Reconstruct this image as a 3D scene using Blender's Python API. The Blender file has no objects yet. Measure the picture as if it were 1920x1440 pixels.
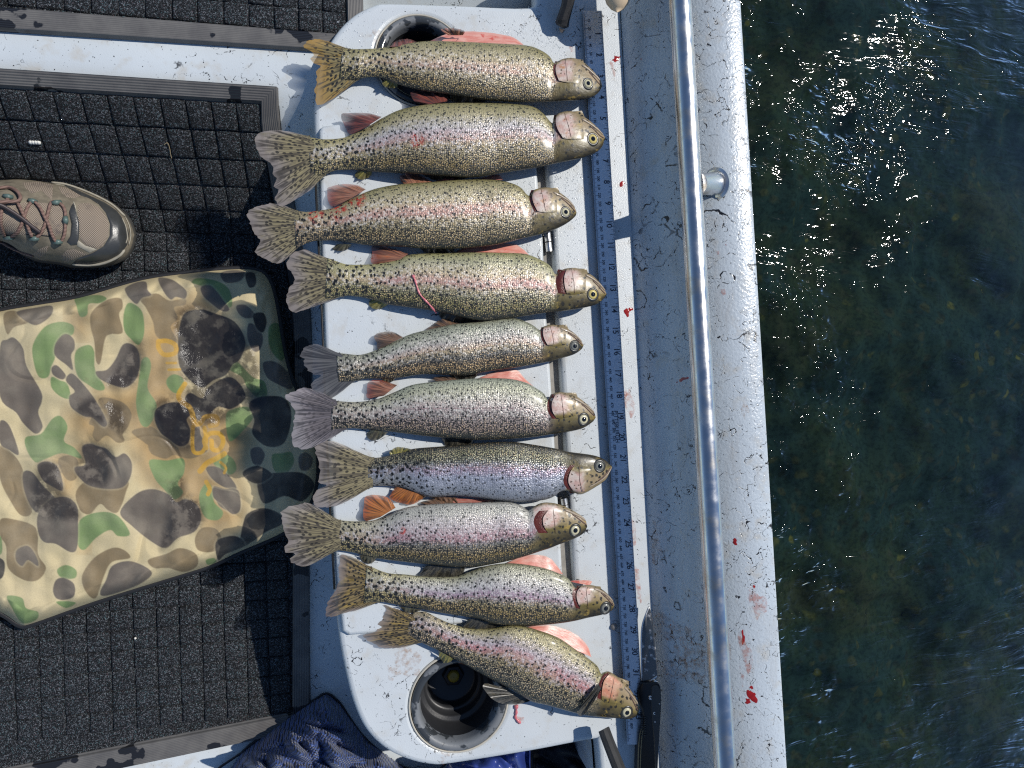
import bpy, bmesh, math, random
import numpy as np
from mathutils import Vector, Matrix, noise as mnoise
random.seed(7); rng = np.random.default_rng(7)
scene = bpy.context.scene
COL = scene.collection

# ------------------------------------------------------------------ camera, sky, sun
TILT = math.radians(12.0); HC = 0.80; F = 1331.0          # camera 0.8 m above the tray, tipped 12 deg towards the river
cT, sT = math.cos(TILT), math.sin(TILT)
cam_d = bpy.data.cameras.new('camera'); cam = bpy.data.objects.new('camera', cam_d); COL.objects.link(cam)
cam_d.sensor_width = 36.0; cam_d.lens = 36.0 * F / 1920.0
cam_d.clip_start = 0.02; cam_d.clip_end = 400
cam.matrix_world = Matrix(((cT, 0, -sT, 0), (0, 1, 0, 0), (sT, 0, cT, HC), (0, 0, 0, 1)))
scene.camera = cam
SUNV = Vector((0.75, 0.38, 1.0)).normalized()            # towards the sun
world = bpy.data.worlds.new('World'); scene.world = world; world.use_nodes = True
wn = world.node_tree; wn.nodes.clear()
sky = wn.nodes.new('ShaderNodeTexSky'); sky.sky_type = 'NISHITA'; sky.sun_disc = False
sky.ozone_density = 4.0; sky.dust_density = 0.0; sky.air_density = 1.0
sky.sun_elevation = math.asin(SUNV.z); sky.sun_rotation = math.atan2(SUNV.x, SUNV.y)
bg = wn.nodes.new('ShaderNodeBackground'); bg.inputs['Strength'].default_value = 0.097
wo = wn.nodes.new('ShaderNodeOutputWorld')
wn.links.new(sky.outputs[0], bg.inputs[0]); wn.links.new(bg.outputs[0], wo.inputs[0])
sl = bpy.data.lights.new('sun', 'SUN'); sl.energy = 3.75; sl.angle = math.radians(0.5); sl.color = (1.0, 0.955, 0.885)
so = bpy.data.objects.new('sun', sl); COL.objects.link(so)
so.rotation_euler = SUNV.to_track_quat('Z', 'Y').to_euler()
vs = scene.view_settings; vs.view_transform = 'Standard'; vs.look = 'None'; vs.exposure = 0.0; vs.gamma = 1.0
try: vs.use_curve_mapping = False
except Exception: pass
scene.cycles.use_denoising = False; scene.cycles.filter_width = 1.2; scene.cycles.use_adaptive_sampling = False
scene.cycles.max_bounces = 6; scene.cycles.transparent_max_bounces = 12
scene.cycles.caustics_reflective = False; scene.cycles.caustics_refractive = False

# ------------------------------------------------------------------ measuring helpers
def W(px, py, z=0.0):
    """the point at height z that stands where the photograph (1920x1440) shows (px, py)"""
    a = (px - 960.0) / F; b = (720.0 - py) / F
    dz = sT * a - cT; t = (z - HC) / dz
    return Vector(((cT * a + sT) * t, b * t, z))
def PIX(p):
    x, y, z = p[0], p[1], p[2] - HC
    u = cT * x + sT * z; d = sT * x - cT * z
    return 960 + F * u / d, 720 - F * y / d
def sm(t): t = max(0.0, min(1.0, t)); return t * t * (3 - 2 * t)
Y_HI, Y_LO, Z_HI, Z_LO = 0.330, 0.185, -0.026, -0.155
def zf(y):                                                # the boat floor rises towards the bow
    t = (y - Y_LO) / (Y_HI - Y_LO); t = .55 * max(0.0, min(1.0, t)) + .45 * sm(t)
    return Z_LO + (Z_HI - Z_LO) * t
def WF(px, py, dz=0.0):
    z = -0.1
    for _ in range(14):
        p = W(px, py, z + dz); z = 0.5 * z + 0.5 * zf(p.y)
    return W(px, py, z + dz)
def crom(pts, n=6, closed=False):
    """smooth a polyline"""
    P = [np.array(p, float) for p in pts]; N = len(P); out = []
    rngk = range(N if closed else N - 1)
    for i in rngk:
        p0 = P[(i - 1) % N] if (closed or i > 0) else P[0] * 2 - P[1]
        p1 = P[i]; p2 = P[(i + 1) % N]
        p3 = P[(i + 2) % N] if (closed or i + 2 < N) else P[-1] * 2 - P[-2]
        for k in range(n):
            t = k / n
            out.append(0.5 * ((2 * p1) + (-p0 + p2) * t + (2 * p0 - 5 * p1 + 4 * p2 - p3) * t * t + (-p0 + 3 * p1 - 3 * p2 + p3) * t ** 3))
    if not closed: out.append(P[-1])
    return out
def resample(pts, n):
    P = np.array([list(p) for p in pts], float)
    d = np.r_[0, np.cumsum(np.linalg.norm(np.diff(P, axis=0), axis=1))]
    s = np.linspace(0, d[-1], n)
    return np.stack([np.interp(s, d, P[:, k]) for k in range(P.shape[1])], 1)

# ------------------------------------------------------------------ object helpers
def tag(o, label=None, cat=None, group=None, kind=None):
    if label: o['label'] = label
    if cat: o['category'] = cat
    if group: o['group'] = group
    if kind: o['kind'] = kind
    return o
def link(name, me, mat=None, parent=None, smooth=True):
    o = bpy.data.objects.new(name, me); COL.objects.link(o)
    if mat is not None and not me.materials:
        for m in (mat if isinstance(mat, (list, tuple)) else [mat]): me.materials.append(m)
    if parent: o.parent = parent; o.matrix_parent_inverse = Matrix.Translation(-parent.location)
    if smooth and len(me.polygons): me.polygons.foreach_set('use_smooth', [True] * len(me.polygons))
    return o
def pyobj(name, verts, faces, mat, parent=None, smooth=True, attrs=None):
    me = bpy.data.meshes.new(name); me.from_pydata([tuple(v) for v in verts], [], faces); me.update()
    if attrs:
        for k, arr in attrs.items():
            arr = np.asarray(arr, np.float32)
            if arr.ndim == 2 and arr.shape[1] == 3:
                at = me.attributes.new(k, 'FLOAT_VECTOR', 'POINT'); at.data.foreach_set('vector', arr.ravel())
            else:
                at = me.attributes.new(k, 'FLOAT', 'POINT'); at.data.foreach_set('value', arr.ravel())
    return link(name, me, mat, parent, smooth)
def empty(name, loc):
    o = bpy.data.objects.new(name, None); COL.objects.link(o); o.location = loc; o.empty_display_size = 0.02
    return o
def grid_faces(nu, nv, closed_v=False):
    f = []
    for i in range(nu - 1):
        for j in range(nv if closed_v else nv - 1):
            j2 = (j + 1) % nv
            f.append((i * nv + j, i * nv + j2, (i + 1) * nv + j2, (i + 1) * nv + j))
    return f
class MB:
    """collects shapes for one mesh"""
    def __init__(s): s.v = []; s.f = []
    def add(s, v, f):
        o = len(s.v); s.v += [tuple(p) for p in v]; s.f += [tuple(i + o for i in q) for q in f]
    def tube(s, pts, r, n=8, caps=True):
        P = [Vector(p) for p in pts]; rr = r if isinstance(r, (list, tuple)) else [r] * len(P)
        v = []; up = None
        for i, p in enumerate(P):
            t = (P[min(i + 1, len(P) - 1)] - P[max(i - 1, 0)]).normalized()
            if up is None: up = Vector((0, 0, 1)) if abs(t.z) < .9 else Vector((1, 0, 0))
            x = t.cross(up).normalized(); up = x.cross(t).normalized()
            for k in range(n):
                a = 2 * math.pi * k / n
                v.append(p + (x * math.cos(a) + up * math.sin(a)) * rr[i])
        f = []
        for i in range(len(P) - 1):
            for k in range(n):
                k2 = (k + 1) % n
                f.append((i * n + k, i * n + k2, (i + 1) * n + k2, (i + 1) * n + k))
        if caps:
            f.append(tuple(range(n - 1, -1, -1))); f.append(tuple((len(P) - 1) * n + k for k in range(n)))
        s.add(v, f)
    def prism(s, poly, dz, drop=None):
        """poly: list of 3-D points (top face); extruded down by dz"""
        n = len(poly); v = [tuple(p) for p in poly] + [(p[0], p[1], p[2] - dz) for p in poly]
        f = [tuple(range(n)), tuple(range(2 * n - 1, n - 1, -1))]
        for i in range(n): f.append((i, n + i, n + (i + 1) % n, (i + 1) % n))
        s.add(v, f)
    def lathe(s, c, prof, n=40, ax=None):
        """prof: (radius, height) pairs about the vertical through c"""
        v = []
        for (r, h) in prof:
            for k in range(n):
                a = 2 * math.pi * k / n
                v.append((c[0] + r * math.cos(a), c[1] + r * math.sin(a), c[2] + h))
        f = []
        for i in range(len(prof) - 1):
            for k in range(n):
                k2 = (k + 1) % n
                f.append((i * n + k, i * n + k2, (i + 1) * n + k2, (i + 1) * n + k))
        s.add(v, f)
    def build(s, name, mat, parent=None, smooth=True, fix=True):
        o = pyobj(name, s.v, s.f, mat, parent, smooth)
        if fix:
            bm = bmesh.new(); bm.from_mesh(o.data); bmesh.ops.recalc_face_normals(bm, faces=bm.faces); bm.to_mesh(o.data); bm.free()
        return o
def sharp(o, deg=35):
    try: o.data.set_sharp_from_angle(angle=math.radians(deg))
    except Exception: pass
    return o
def bevel(o, w, seg=2):
    m = o.modifiers.new('bevel', 'BEVEL'); m.width = w; m.segments = seg; m.limit_method = 'ANGLE'; m.angle_limit = math.radians(40)
    return o
def plate(name, loops, z_top, z_bot, bev, mat, parent=None, seg=3):
    """a slab with rounded rim and holes; loops are lists of world (x, y), the first is the outline"""
    cu = bpy.data.curves.new(name, 'CURVE'); cu.dimensions = '2D'; cu.fill_mode = 'BOTH'
    for lp in loops:
        sp = cu.splines.new('POLY'); sp.points.add(len(lp) - 1)
        for q, p in zip(sp.points, lp): q.co = (p[0], p[1], 0, 1)
        sp.use_cyclic_u = True
    h = (z_top - z_bot) / 2
    cu.extrude = h - bev; cu.bevel_depth = bev; cu.bevel_resolution = seg; cu.offset = -bev
    ob = bpy.data.objects.new('tmp', cu); COL.objects.link(ob)
    dg = bpy.context.evaluated_depsgraph_get()
    me = bpy.data.meshes.new_from_object(ob.evaluated_get(dg)); me.name = name
    bpy.data.objects.remove(ob); bpy.data.curves.remove(cu)
    me.transform(Matrix.Translation((0, 0, (z_top + z_bot) / 2))); me.materials.clear()
    o = link(name, me, mat, parent); sharp(o, 50)
    return o
def patch(name, poly, zfun, mat, parent=None, off=0.0006, cuts=3, skirt=True):
    """a thin piece with the outline poly (photo pixels) laid over the surface z = zfun(px, py)"""
    bm = bmesh.new()
    vs_ = [bm.verts.new((p[0], p[1], 0)) for p in poly]
    bm.faces.new(vs_); bm.normal_update(); bmesh.ops.triangulate(bm, faces=bm.faces[:])
    for _ in range(cuts):
        es = [e for e in bm.edges if e.calc_length() > 5]
        if es: bmesh.ops.subdivide_edges(bm, edges=es, cuts=1); bmesh.ops.triangulate(bm, faces=bm.faces[:])
    cx = sum(p[0] for p in poly) / len(poly); cy = sum(p[1] for p in poly) / len(poly)
    be = {v for e in bm.edges if e.is_boundary for v in e.verts}
    rad = max(math.hypot(p[0] - cx, p[1] - cy) for p in poly) + 1e-6
    rr = []
    for v in bm.verts:
        x, y = v.co.x, v.co.y; z = zfun(x, y)
        rr.append(0.0 if v in be else 1.0)
        v.co = W(x, y, z + (off if v not in be else off * 0.25))
    bmesh.ops.recalc_face_normals(bm, faces=bm.faces)
    if sum(f.normal.z for f in bm.faces) < 0: bmesh.ops.reverse_faces(bm, faces=bm.faces)
    me = bpy.data.meshes.new(name); bm.to_mesh(me); bm.free()
    at = me.attributes.new('inner', 'FLOAT', 'POINT'); at.data.foreach_set('value', np.array(rr, np.float32))
    return link(name, me, mat, parent)

# ------------------------------------------------------------------ material helpers
class NB:
    def __init__(s, name):
        s.m = bpy.data.materials.new(name); s.m.use_nodes = True; s.t = s.m.node_tree
        s.p = s.t.nodes['Principled BSDF']; s.o = s.t.nodes['Material Output']
    def nd(s, ty, **kw):
        n = s.t.nodes.new(ty)
        for k, v in kw.items(): setattr(n, k, v)
        return n
    def put(s, sock, v):
        if v is None: return
        if isinstance(v, bpy.types.NodeSocket): s.t.links.new(v, sock)
        elif isinstance(v, (tuple, list)):
            sock.default_value = tuple(v) + (1.0,) if (len(v) == 3 and len(sock.default_value) == 4) else tuple(v)
        elif hasattr(sock.default_value, '__len__'):
            sock.default_value = (v,) * 3 + ((1.0,) if len(sock.default_value) == 4 else ())
        else: sock.default_value = v
    def set(s, **kw):
        names = dict(col='Base Color', rough='Roughness', metal='Metallic', normal='Normal', spec='Specular IOR Level', coat='Coat Weight',
                     coatr='Coat Roughness', sheen='Sheen Weight', alpha='Alpha', sss='Subsurface Weight', ior='IOR')
        for k, v in kw.items(): s.put(s.p.inputs[names[k]], v)
        return s.m
    def math(s, op, a, b=None, c=None, clamp=False):
        n = s.nd('ShaderNodeMath', operation=op); n.use_clamp = clamp
        for i, v in enumerate((a, b, c)):
            if v is not None: s.put(n.inputs[i], v)
        return n.outputs[0]
    def add(s, a, b): return s.math('ADD', a, b)
    def sub(s, a, b): return s.math('SUBTRACT', a, b)
    def mul(s, a, b): return s.math('MULTIPLY', a, b)
    def mx(s, a, b): return s.math('MAXIMUM', a, b)
    def mix(s, f, a, b, blend='MIX'):
        n = s.nd('ShaderNodeMix', data_type='RGBA', blend_type=blend); n.clamp_factor = True
        s.put(n.inputs[0], f); s.put(n.inputs[6], a); s.put(n.inputs[7], b)
        return n.outputs[2]
    def step(s, v, lo, hi, a=0.0, b=1.0):
        n = s.nd('ShaderNodeMapRange', interpolation_type='SMOOTHSTEP')
        s.put(n.inputs[0], v); s.put(n.inputs[1], lo); s.put(n.inputs[2], hi)
        s.put(n.inputs[3], a); s.put(n.inputs[4], b)
        return n.outputs[0]
    def noise(s, vec, scale, detail=3.0, rough=0.55, dist=0.0, col=False):
        n = s.nd('ShaderNodeTexNoise'); s.put(n.inputs['Vector'], vec)
        n.inputs['Scale'].default_value = scale; n.inputs['Detail'].default_value = detail
        n.inputs['Roughness'].default_value = rough; n.inputs['Distortion'].default_value = dist
        return n.outputs[1] if col else n.outputs[0]
    def vor(s, vec, scale, feature='F1', rand=1.0, dim='3D'):
        n = s.nd('ShaderNodeTexVoronoi', feature=feature, voronoi_dimensions=dim); s.put(n.inputs['Vector'], vec)
        n.inputs['Scale'].default_value = scale; n.inputs['Randomness'].default_value = rand
        return n
    def ramp(s, f, stops, interp='LINEAR'):
        n = s.nd('ShaderNodeValToRGB'); r = n.color_ramp; r.interpolation = interp
        while len(r.elements) < len(stops): r.elements.new(0.5)
        for e, (p, c) in zip(r.elements, stops): e.position = p; e.color = tuple(c) + (1.0,)
        s.put(n.inputs[0], f); return n.outputs[0]
    def attr(s, name): return s.nd('ShaderNodeAttribute', attribute_name=name)
    def sep(s, v):
        n = s.nd('ShaderNodeSeparateXYZ'); s.put(n.inputs[0], v); return n.outputs
    def comb(s, x, y, z=0.0):
        n = s.nd('ShaderNodeCombineXYZ')
        for i, v in enumerate((x, y, z)): s.put(n.inputs[i], v)
        return n.outputs[0]
    def vmath(s, op, a, b):
        n = s.nd('ShaderNodeVectorMath', operation=op); s.put(n.inputs[0], a); s.put(n.inputs[1], b); return n.outputs[0]
    def pos(s): return s.nd('ShaderNodeNewGeometry').outputs['Position']
    def bump(s, h, strength=0.3, dist=0.001, nrm=None):
        n = s.nd('ShaderNodeBump'); s.put(n.inputs['Strength'], strength); n.inputs['Distance'].default_value = dist
        s.put(n.inputs['Height'], h)
        if nrm is not None: s.put(n.inputs['Normal'], nrm)
        return n.outputs[0]
def plain(name, col, rough=0.5, metal=0.0, var=0.15, scale=60, spec=0.5, bumps=0.0, coat=0.0):
    b = NB(name); p = b.pos(); n = b.noise(p, scale, 4)
    c = b.mix(n, tuple(x * (1 - var) for x in col), tuple(min(1, x * (1 + var)) for x in col))
    b.set(col=c, rough=rough, metal=metal, spec=spec, coat=coat)
    if bumps: b.set(normal=b.bump(b.noise(p, scale * 6, 3), bumps, 0.001))
    return b.m

def paint(name, crack, dirt, peel, base=(0.66, 0.67, 0.66), rough=0.38, wet=0.0):
    """old white paint: hairline cracks, black specks, grime, rust"""
    b = NB(name); p = b.pos()
    big = b.noise(p, 9, 4); mid = b.noise(p, 45, 5, .6)
    c = b.mix(b.step(big, .35, .7), tuple(x * .93 for x in base), base)
    c = b.mix(b.mul(b.step(mid, .52, .75), dirt), c, (0.50, 0.44, 0.34))
    rust = b.mul(b.step(b.noise(p, 17, 5, .7), .69, .8), .55 * dirt)
    c = b.mix(rust, c, (0.42, 0.24, 0.12))
    if crack > 1:
        ps = b.sep(p); gr = b.noise(b.comb(b.mul(ps[0], 46), b.mul(ps[1], 9), b.mul(ps[2], 46)), 1.0, 5, .65)
        c = b.mix(b.mul(b.step(gr, .5, .72), .34), c, (.36, .33, .29))
        c = b.mix(b.mul(b.step(b.noise(p, 420, 3, .7), .60, .70), .45), c, (.20, .20, .20))
    # cracks: iso-lines of a wrinkled noise, broken up
    wob = b.vmath('ADD', p, b.vmath('MULTIPLY', b.vmath('SUBTRACT', b.noise(p, 160, 3, .6, col=True), (.5, .5, .5)), (.006, .006, .006)))
    nz = b.noise(wob, 24, 2.0, .5)
    line = b.step(b.math('ABSOLUTE', b.sub(nz, .5)), 0.0022, 0.0065, 1.0, 0.0)
    nz2 = b.noise(b.vmath('ADD', wob, (3.1, 1.7, .4)), 33, 2.0, .5)
    line2 = b.step(b.math('ABSOLUTE', b.sub(nz2, .5)), 0.0022, 0.006, 1.0, 0.0)
    line = b.mx(line, line2)
    if crack > 1:
        nz3 = b.noise(b.vmath('ADD', wob, (6.1, 2.7, 1.4)), 13, 2.5, .55)
        l3 = b.mul(b.step(b.math('ABSOLUTE', b.sub(nz3, .5)), 0.003, 0.008, 1.0, 0.0), b.step(b.noise(p, 60, 3, .7), .44, .5))
        l3 = b.mul(l3, b.step(b.noise(b.vmath('ADD', p, (4, 4, 4)), 7, 3, .6), .46, .56))
    brk = b.step(b.noise(p, 130, 4, .75), .47, .53)
    area = b.step(b.noise(p, 11, 3, .6), .57 - .12 * crack, .64 - .12 * crack)
    line = b.mul(b.mul(line, brk), area)
    v = b.vor(wob, 210); rnd = b.sep(v.outputs['Color'])[0]
    speck = b.mul(b.step(v.outputs['Distance'], .10, .2, 1, 0), b.step(rnd, .90 - .10 * crack, .92 - .10 * crack))
    v2 = b.vor(wob, 480); rnd2 = b.sep(v2.outputs['Color'])[1]
    speck2 = b.mul(b.step(v2.outputs['Distance'], .12, .28, 1, 0), b.step(rnd2, .90, .92))
    blk = b.mx(b.mx(line, speck), b.mul(speck2, .7))
    if crack > 1: blk = b.mx(blk, l3)
    c = b.mix(blk, c, (0.012, 0.012, 0.014))
    r = b.mix(b.step(mid, .4, .7), rough, rough * .7)
    h = b.add(b.mul(b.noise(p, 330 if peel > .25 else 700, 3, .5), 1.0), b.mul(blk, -.7))
    nr = b.bump(h, peel, 0.0016)
    b.set(col=c, rough=b.sep(r)[0], spec=.5, normal=nr, coat=wet, coatr=.12)
    return b.m

M = {}
M['tray'] = paint('white_tray_paint', .45, .35, .16, (0.61, 0.65, 0.67))
M['deck'] = paint('white_deck_paint', .75, .45, .10, (0.64, 0.69, 0.715))
M['hull'] = paint('white_hull_paint', 1.45, .5, .36, (0.54, 0.60, 0.645), .30)
M['black_rubber'] = plain('black_rubber', (0.018, 0.018, 0.02), .55, bumps=.2)
M['flesh'] = None
b = NB('stainless_steel'); p = b.pos(); q = b.sep(p)
st = b.noise(b.comb(b.mul(q[0], 900), b.mul(q[1], 14), b.mul(q[2], 900)), 1.0, 3)
c = b.mix(b.step(b.noise(p, 30, 4, .7), .45, .75), (0.66, 0.67, 0.68), (0.50, 0.46, 0.40))
M['steel'] = b.set(col=c, metal=1.0, rough=b.step(b.noise(p, 60, 4), .3, .8, .2, .42), normal=b.bump(b.add(st, b.noise(p, 500, 3)), .05, .001))
b = NB('brushed_aluminium'); p = b.pos(); q = b.sep(p)
st = b.noise(b.comb(b.mul(q[0], 1200), b.mul(q[1], 20), 0), 1.0, 3)
c = b.mix(b.step(b.noise(p, 40, 4, .7), .5, .8), (0.62, 0.66, 0.70), (0.45, 0.46, 0.47))
M['alu'] = b.set(col=c, metal=.85, rough=b.step(b.noise(p, 50, 4), .3, .8, .34, .5), normal=b.bump(st, .12, .001))
M['ink'] = plain('black_print', (0.035, 0.04, 0.055), .5)

# ------------------------------------------------------------------ river
def build_river():
    xs = np.concatenate([[-40, -10, -3, -1, -.2], np.linspace(.30, 1.75, 330), [2.2, 3.5, 7, 15, 60]])
    ys = np.concatenate([[-60, -15, -5, -2, -1.2], np.linspace(-.95, .95, 400), [1.2, 2, 5, 15, 60]])
    X, Y = np.meshgrid(xs, ys, indexing='ij'); Z = np.zeros_like(X); r = np.random.default_rng(11)
    for k in range(70):
        L = .035 * (16 ** r.random()); kk = 2 * math.pi / L
        th = r.normal(-1.35, .45); ph = r.random() * 6.283
        amp = .0032 * L / (2 * math.pi) * (1.6 if L > .15 else 1.0) * r.uniform(.4, 1.3)
        warp = .05 * np.sin(X * 5.1 + k) + .05 * np.sin(Y * 4.3 + k * 1.7)
        Z += amp * np.sin(kk * ((X + warp) * math.cos(th) + (Y - warp) * math.sin(th)) + ph)
    near = (X > .2) & (X < 1.8) & (np.abs(Y) < 1.0)
    Z = np.where(near, Z * 1.0, 0) - 0.36
    b = NB('river_water'); nt = b.t; nt.nodes.remove(b.p); p = b.pos(); q = b.sep(p)
    n1 = b.noise(b.comb(b.mul(q[0], 10), b.mul(q[1], 36), 0), 1.0, 3, .5, 1.2)
    n2 = b.noise(b.comb(b.mul(q[0], 26), b.mul(q[1], 60), 0), 1.0, 2, .5, 1.0)
    calm = b.step(b.noise(p, 4.5, 3, .5), .40, .62); rip = b.step(b.noise(b.vmath('ADD', p, (7, 3, 1)), 6.0, 4, .6), .49, .64); rip = b.mul(rip, b.step(q[0], .75, 1.15, 1.0, .12))
    nr = b.bump(b.add(b.mul(n1, b.add(.30, calm)), b.mul(n2, b.add(.10, b.mul(rip, 2.5)))), 1.0, .0024)
    fr = b.nd('ShaderNodeFresnel'); fr.inputs['IOR'].default_value = 1.22; b.put(fr.inputs['Normal'], nr)
    tr = b.nd('ShaderNodeBsdfTransparent'); tr.inputs[0].default_value = (.42, .53, .52, 1)
    gl = b.nd('ShaderNodeBsdfGlossy'); gl.inputs['Roughness'].default_value = .022; b.put(gl.inputs['Normal'], nr)
    ms = b.nd('ShaderNodeMixShader'); b.put(ms.inputs[0], fr.outputs[0]); nt.links.new(tr.outputs[0], ms.inputs[1]); nt.links.new(gl.outputs[0], ms.inputs[2])
    nt.links.new(ms.outputs[0], b.o.inputs[0])
    nu, nv = X.shape
    o = pyobj('water', np.stack([X.ravel(), Y.ravel(), Z.ravel()], 1), grid_faces(nu, nv), b.m)
    tag(o, 'dark green river water rippling with sun glints', kind='structure')
    # bed
    xs = np.concatenate([[-60, -8, -1], np.linspace(.2, 2.4, 110), [4, 12, 80]]); ys = np.concatenate([[-80, -12, -3], np.linspace(-1.5, 1.5, 150), [3, 12, 80]])
    X, Y = np.meshgrid(xs, ys, indexing='ij'); Z = np.full_like(X, -1.05)
    for i in range(3, 113):
        for j in range(3, 153):
            Z[i, j] += .09 * mnoise.noise((X[i, j] * 4, Y[i, j] * 4, 0)) + .03 * mnoise.noise((X[i, j] * 17, Y[i, j] * 17, 3))
    b = NB('river_bed'); p = b.pos()
    c = b.ramp(b.noise(p, 3.2, 5, .62, .4), [(.3, (0.035, 0.06, 0.06)), (.45, (.06, .085, .075)), (.56, (.075, .085, .05)), (.68, (.11, .095, .055)), (.8, (.07, .11, .05))])
    v = b.vor(b.vmath('ADD', p, b.vmath('MULTIPLY', b.noise(p, 14, 3, col=True), (.06, .06, .06))), 26); cc = b.sep(v.outputs['Color'])
    c = b.mix(b.mul(b.step(v.outputs['Distance'], .2, .5, 1, 0), b.step(cc[0], .35, .6)), c, b.ramp(cc[1], [(0, (.05, .05, .035)), (.6, (.12, .105, .07)), (.93, (.16, .13, .06)), (1, (.3, .22, .06))]))
    c = b.mix(b.step(b.noise(p, 70, 4, .7), .4, .7), c, b.mix(.6, c, (0.01, .015, .015)))
    b.set(col=c, rough=.9, spec=.1)
    nu, nv = X.shape
    o = pyobj('river_bed', np.stack([X.ravel(), Y.ravel(), Z.ravel()], 1), grid_faces(nu, nv), b.m)
    tag(o, 'pebbly brown river bed seen through the water', kind='structure')
build_river()

# ------------------------------------------------------------------ boat floor
def build_deck():
    xs = np.r_[np.linspace(-.75, -.0225, 30), np.linspace(-.0215, .315, 10)]; ys = np.linspace(-.85, .95, 110); v = []
    for x in xs:
        for y in ys: v.append((x, y, zf(y) if x < -.022 or y > .47 else min(zf(y), Z_LO)))
    o = pyobj('deck', v, grid_faces(40, 110), M['deck'])
    tag(o, 'white painted boat floor with black hairline cracks', kind='structure')
build_deck()

# ------------------------------------------------------------------ gunwale and hull side
#           x at y=0, x at y=1440 (photo), height
PROF = [(1163, 1237, -.0005), (1172, 1247, .005), (1190, 1266, .017), (1226, 1302, .037), (1262, 1341, .057), (1293, 1374, .0705), (1322, 1405, .0785), (1346, 1431, .0825), (1368, 1454, .084), (1386, 1473, .083)]
def hull_line(k, t):
    x0, x1, z = PROF[k]
    A = W(x0, 0, z); B = W(x1, 1440, z)
    return A + (B - A) * t
def hull_z(px, py):
    t = py / 1440.0
    xs = [p[0] + (p[1] - p[0]) * t for p in PROF]
    return float(np.interp(px, xs, [p[2] for p in PROF]))
def build_hull():
    ts = np.linspace(-.45, 1.45, 90); nP = len(PROF); v = []
    prof = []
    for t in ts:
        row = [hull_line(k, t) for k in range(nP)]
        e = row[-1]
        row += [e + Vector((.0022, 0, -.0022)), e + Vector((.003, 0, -.008)), e + Vector((.001, 0, -.03)), e + Vector((-.012, 0, -.12)), e + Vector((-.06, 0, -.5))]
        prof.append(row)
    n = len(prof[0])
    # smooth the profile
    V = []
    for row in prof:
        V += crom([tuple(p) for p in row], 3)
    m = len(V) // len(ts)
    o = pyobj('boat_gunwale', V, grid_faces(len(ts), m), M['hull'])
    tag(o, 'white painted boat gunwale with chipped black hairline cracks and blood drops, beside the river', 'gunwale')
    o.data.flip_normals()
    return o
HULL = build_hull()

# ------------------------------------------------------------------ grab rail
def build_rail():
    z = .0952; A = W(1275, 0, z); B = W(1359.5, 1440, z); D = B - A
    r = 21 * .755 / F
    t = empty('grab_rail', W(1309, 340, z))
    tag(t, 'long polished stainless steel grab rail bolted along the gunwale', 'grab rail')
    mb = MB(); mb.tube([A + D * s for s in np.linspace(-.4, 1.4, 30)], r, 32); mb.build('rail_tube', M['steel'], t)
    for s, py in ((0, 338),):
        P0 = W(1309, 345, .0945); P1 = W(1341, 345, .0775)
        d = (P1 - P0).normalized()
        mb = MB(); mb.tube([P0, P0 + (P1 - P0) * .5, P1], [.0112, .0118, .0135], 28); o = mb.build('stanchion', M['steel'], t); sharp(o)
        mb = MB(); mb.tube([P1 - d * .003, P1 - d * .001, P1 + d * .001, P1 + d * .003], [.015, .0178, .0178, .016], 36); f = mb.build('flange', M['steel'], o); sharp(f)
    mb = MB(); mb.tube([A + D * .462, A + D * .4645], r * 1.012, 32, False); mb.build('joint_sleeve', M['steel'], t)
build_rail()

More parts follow.
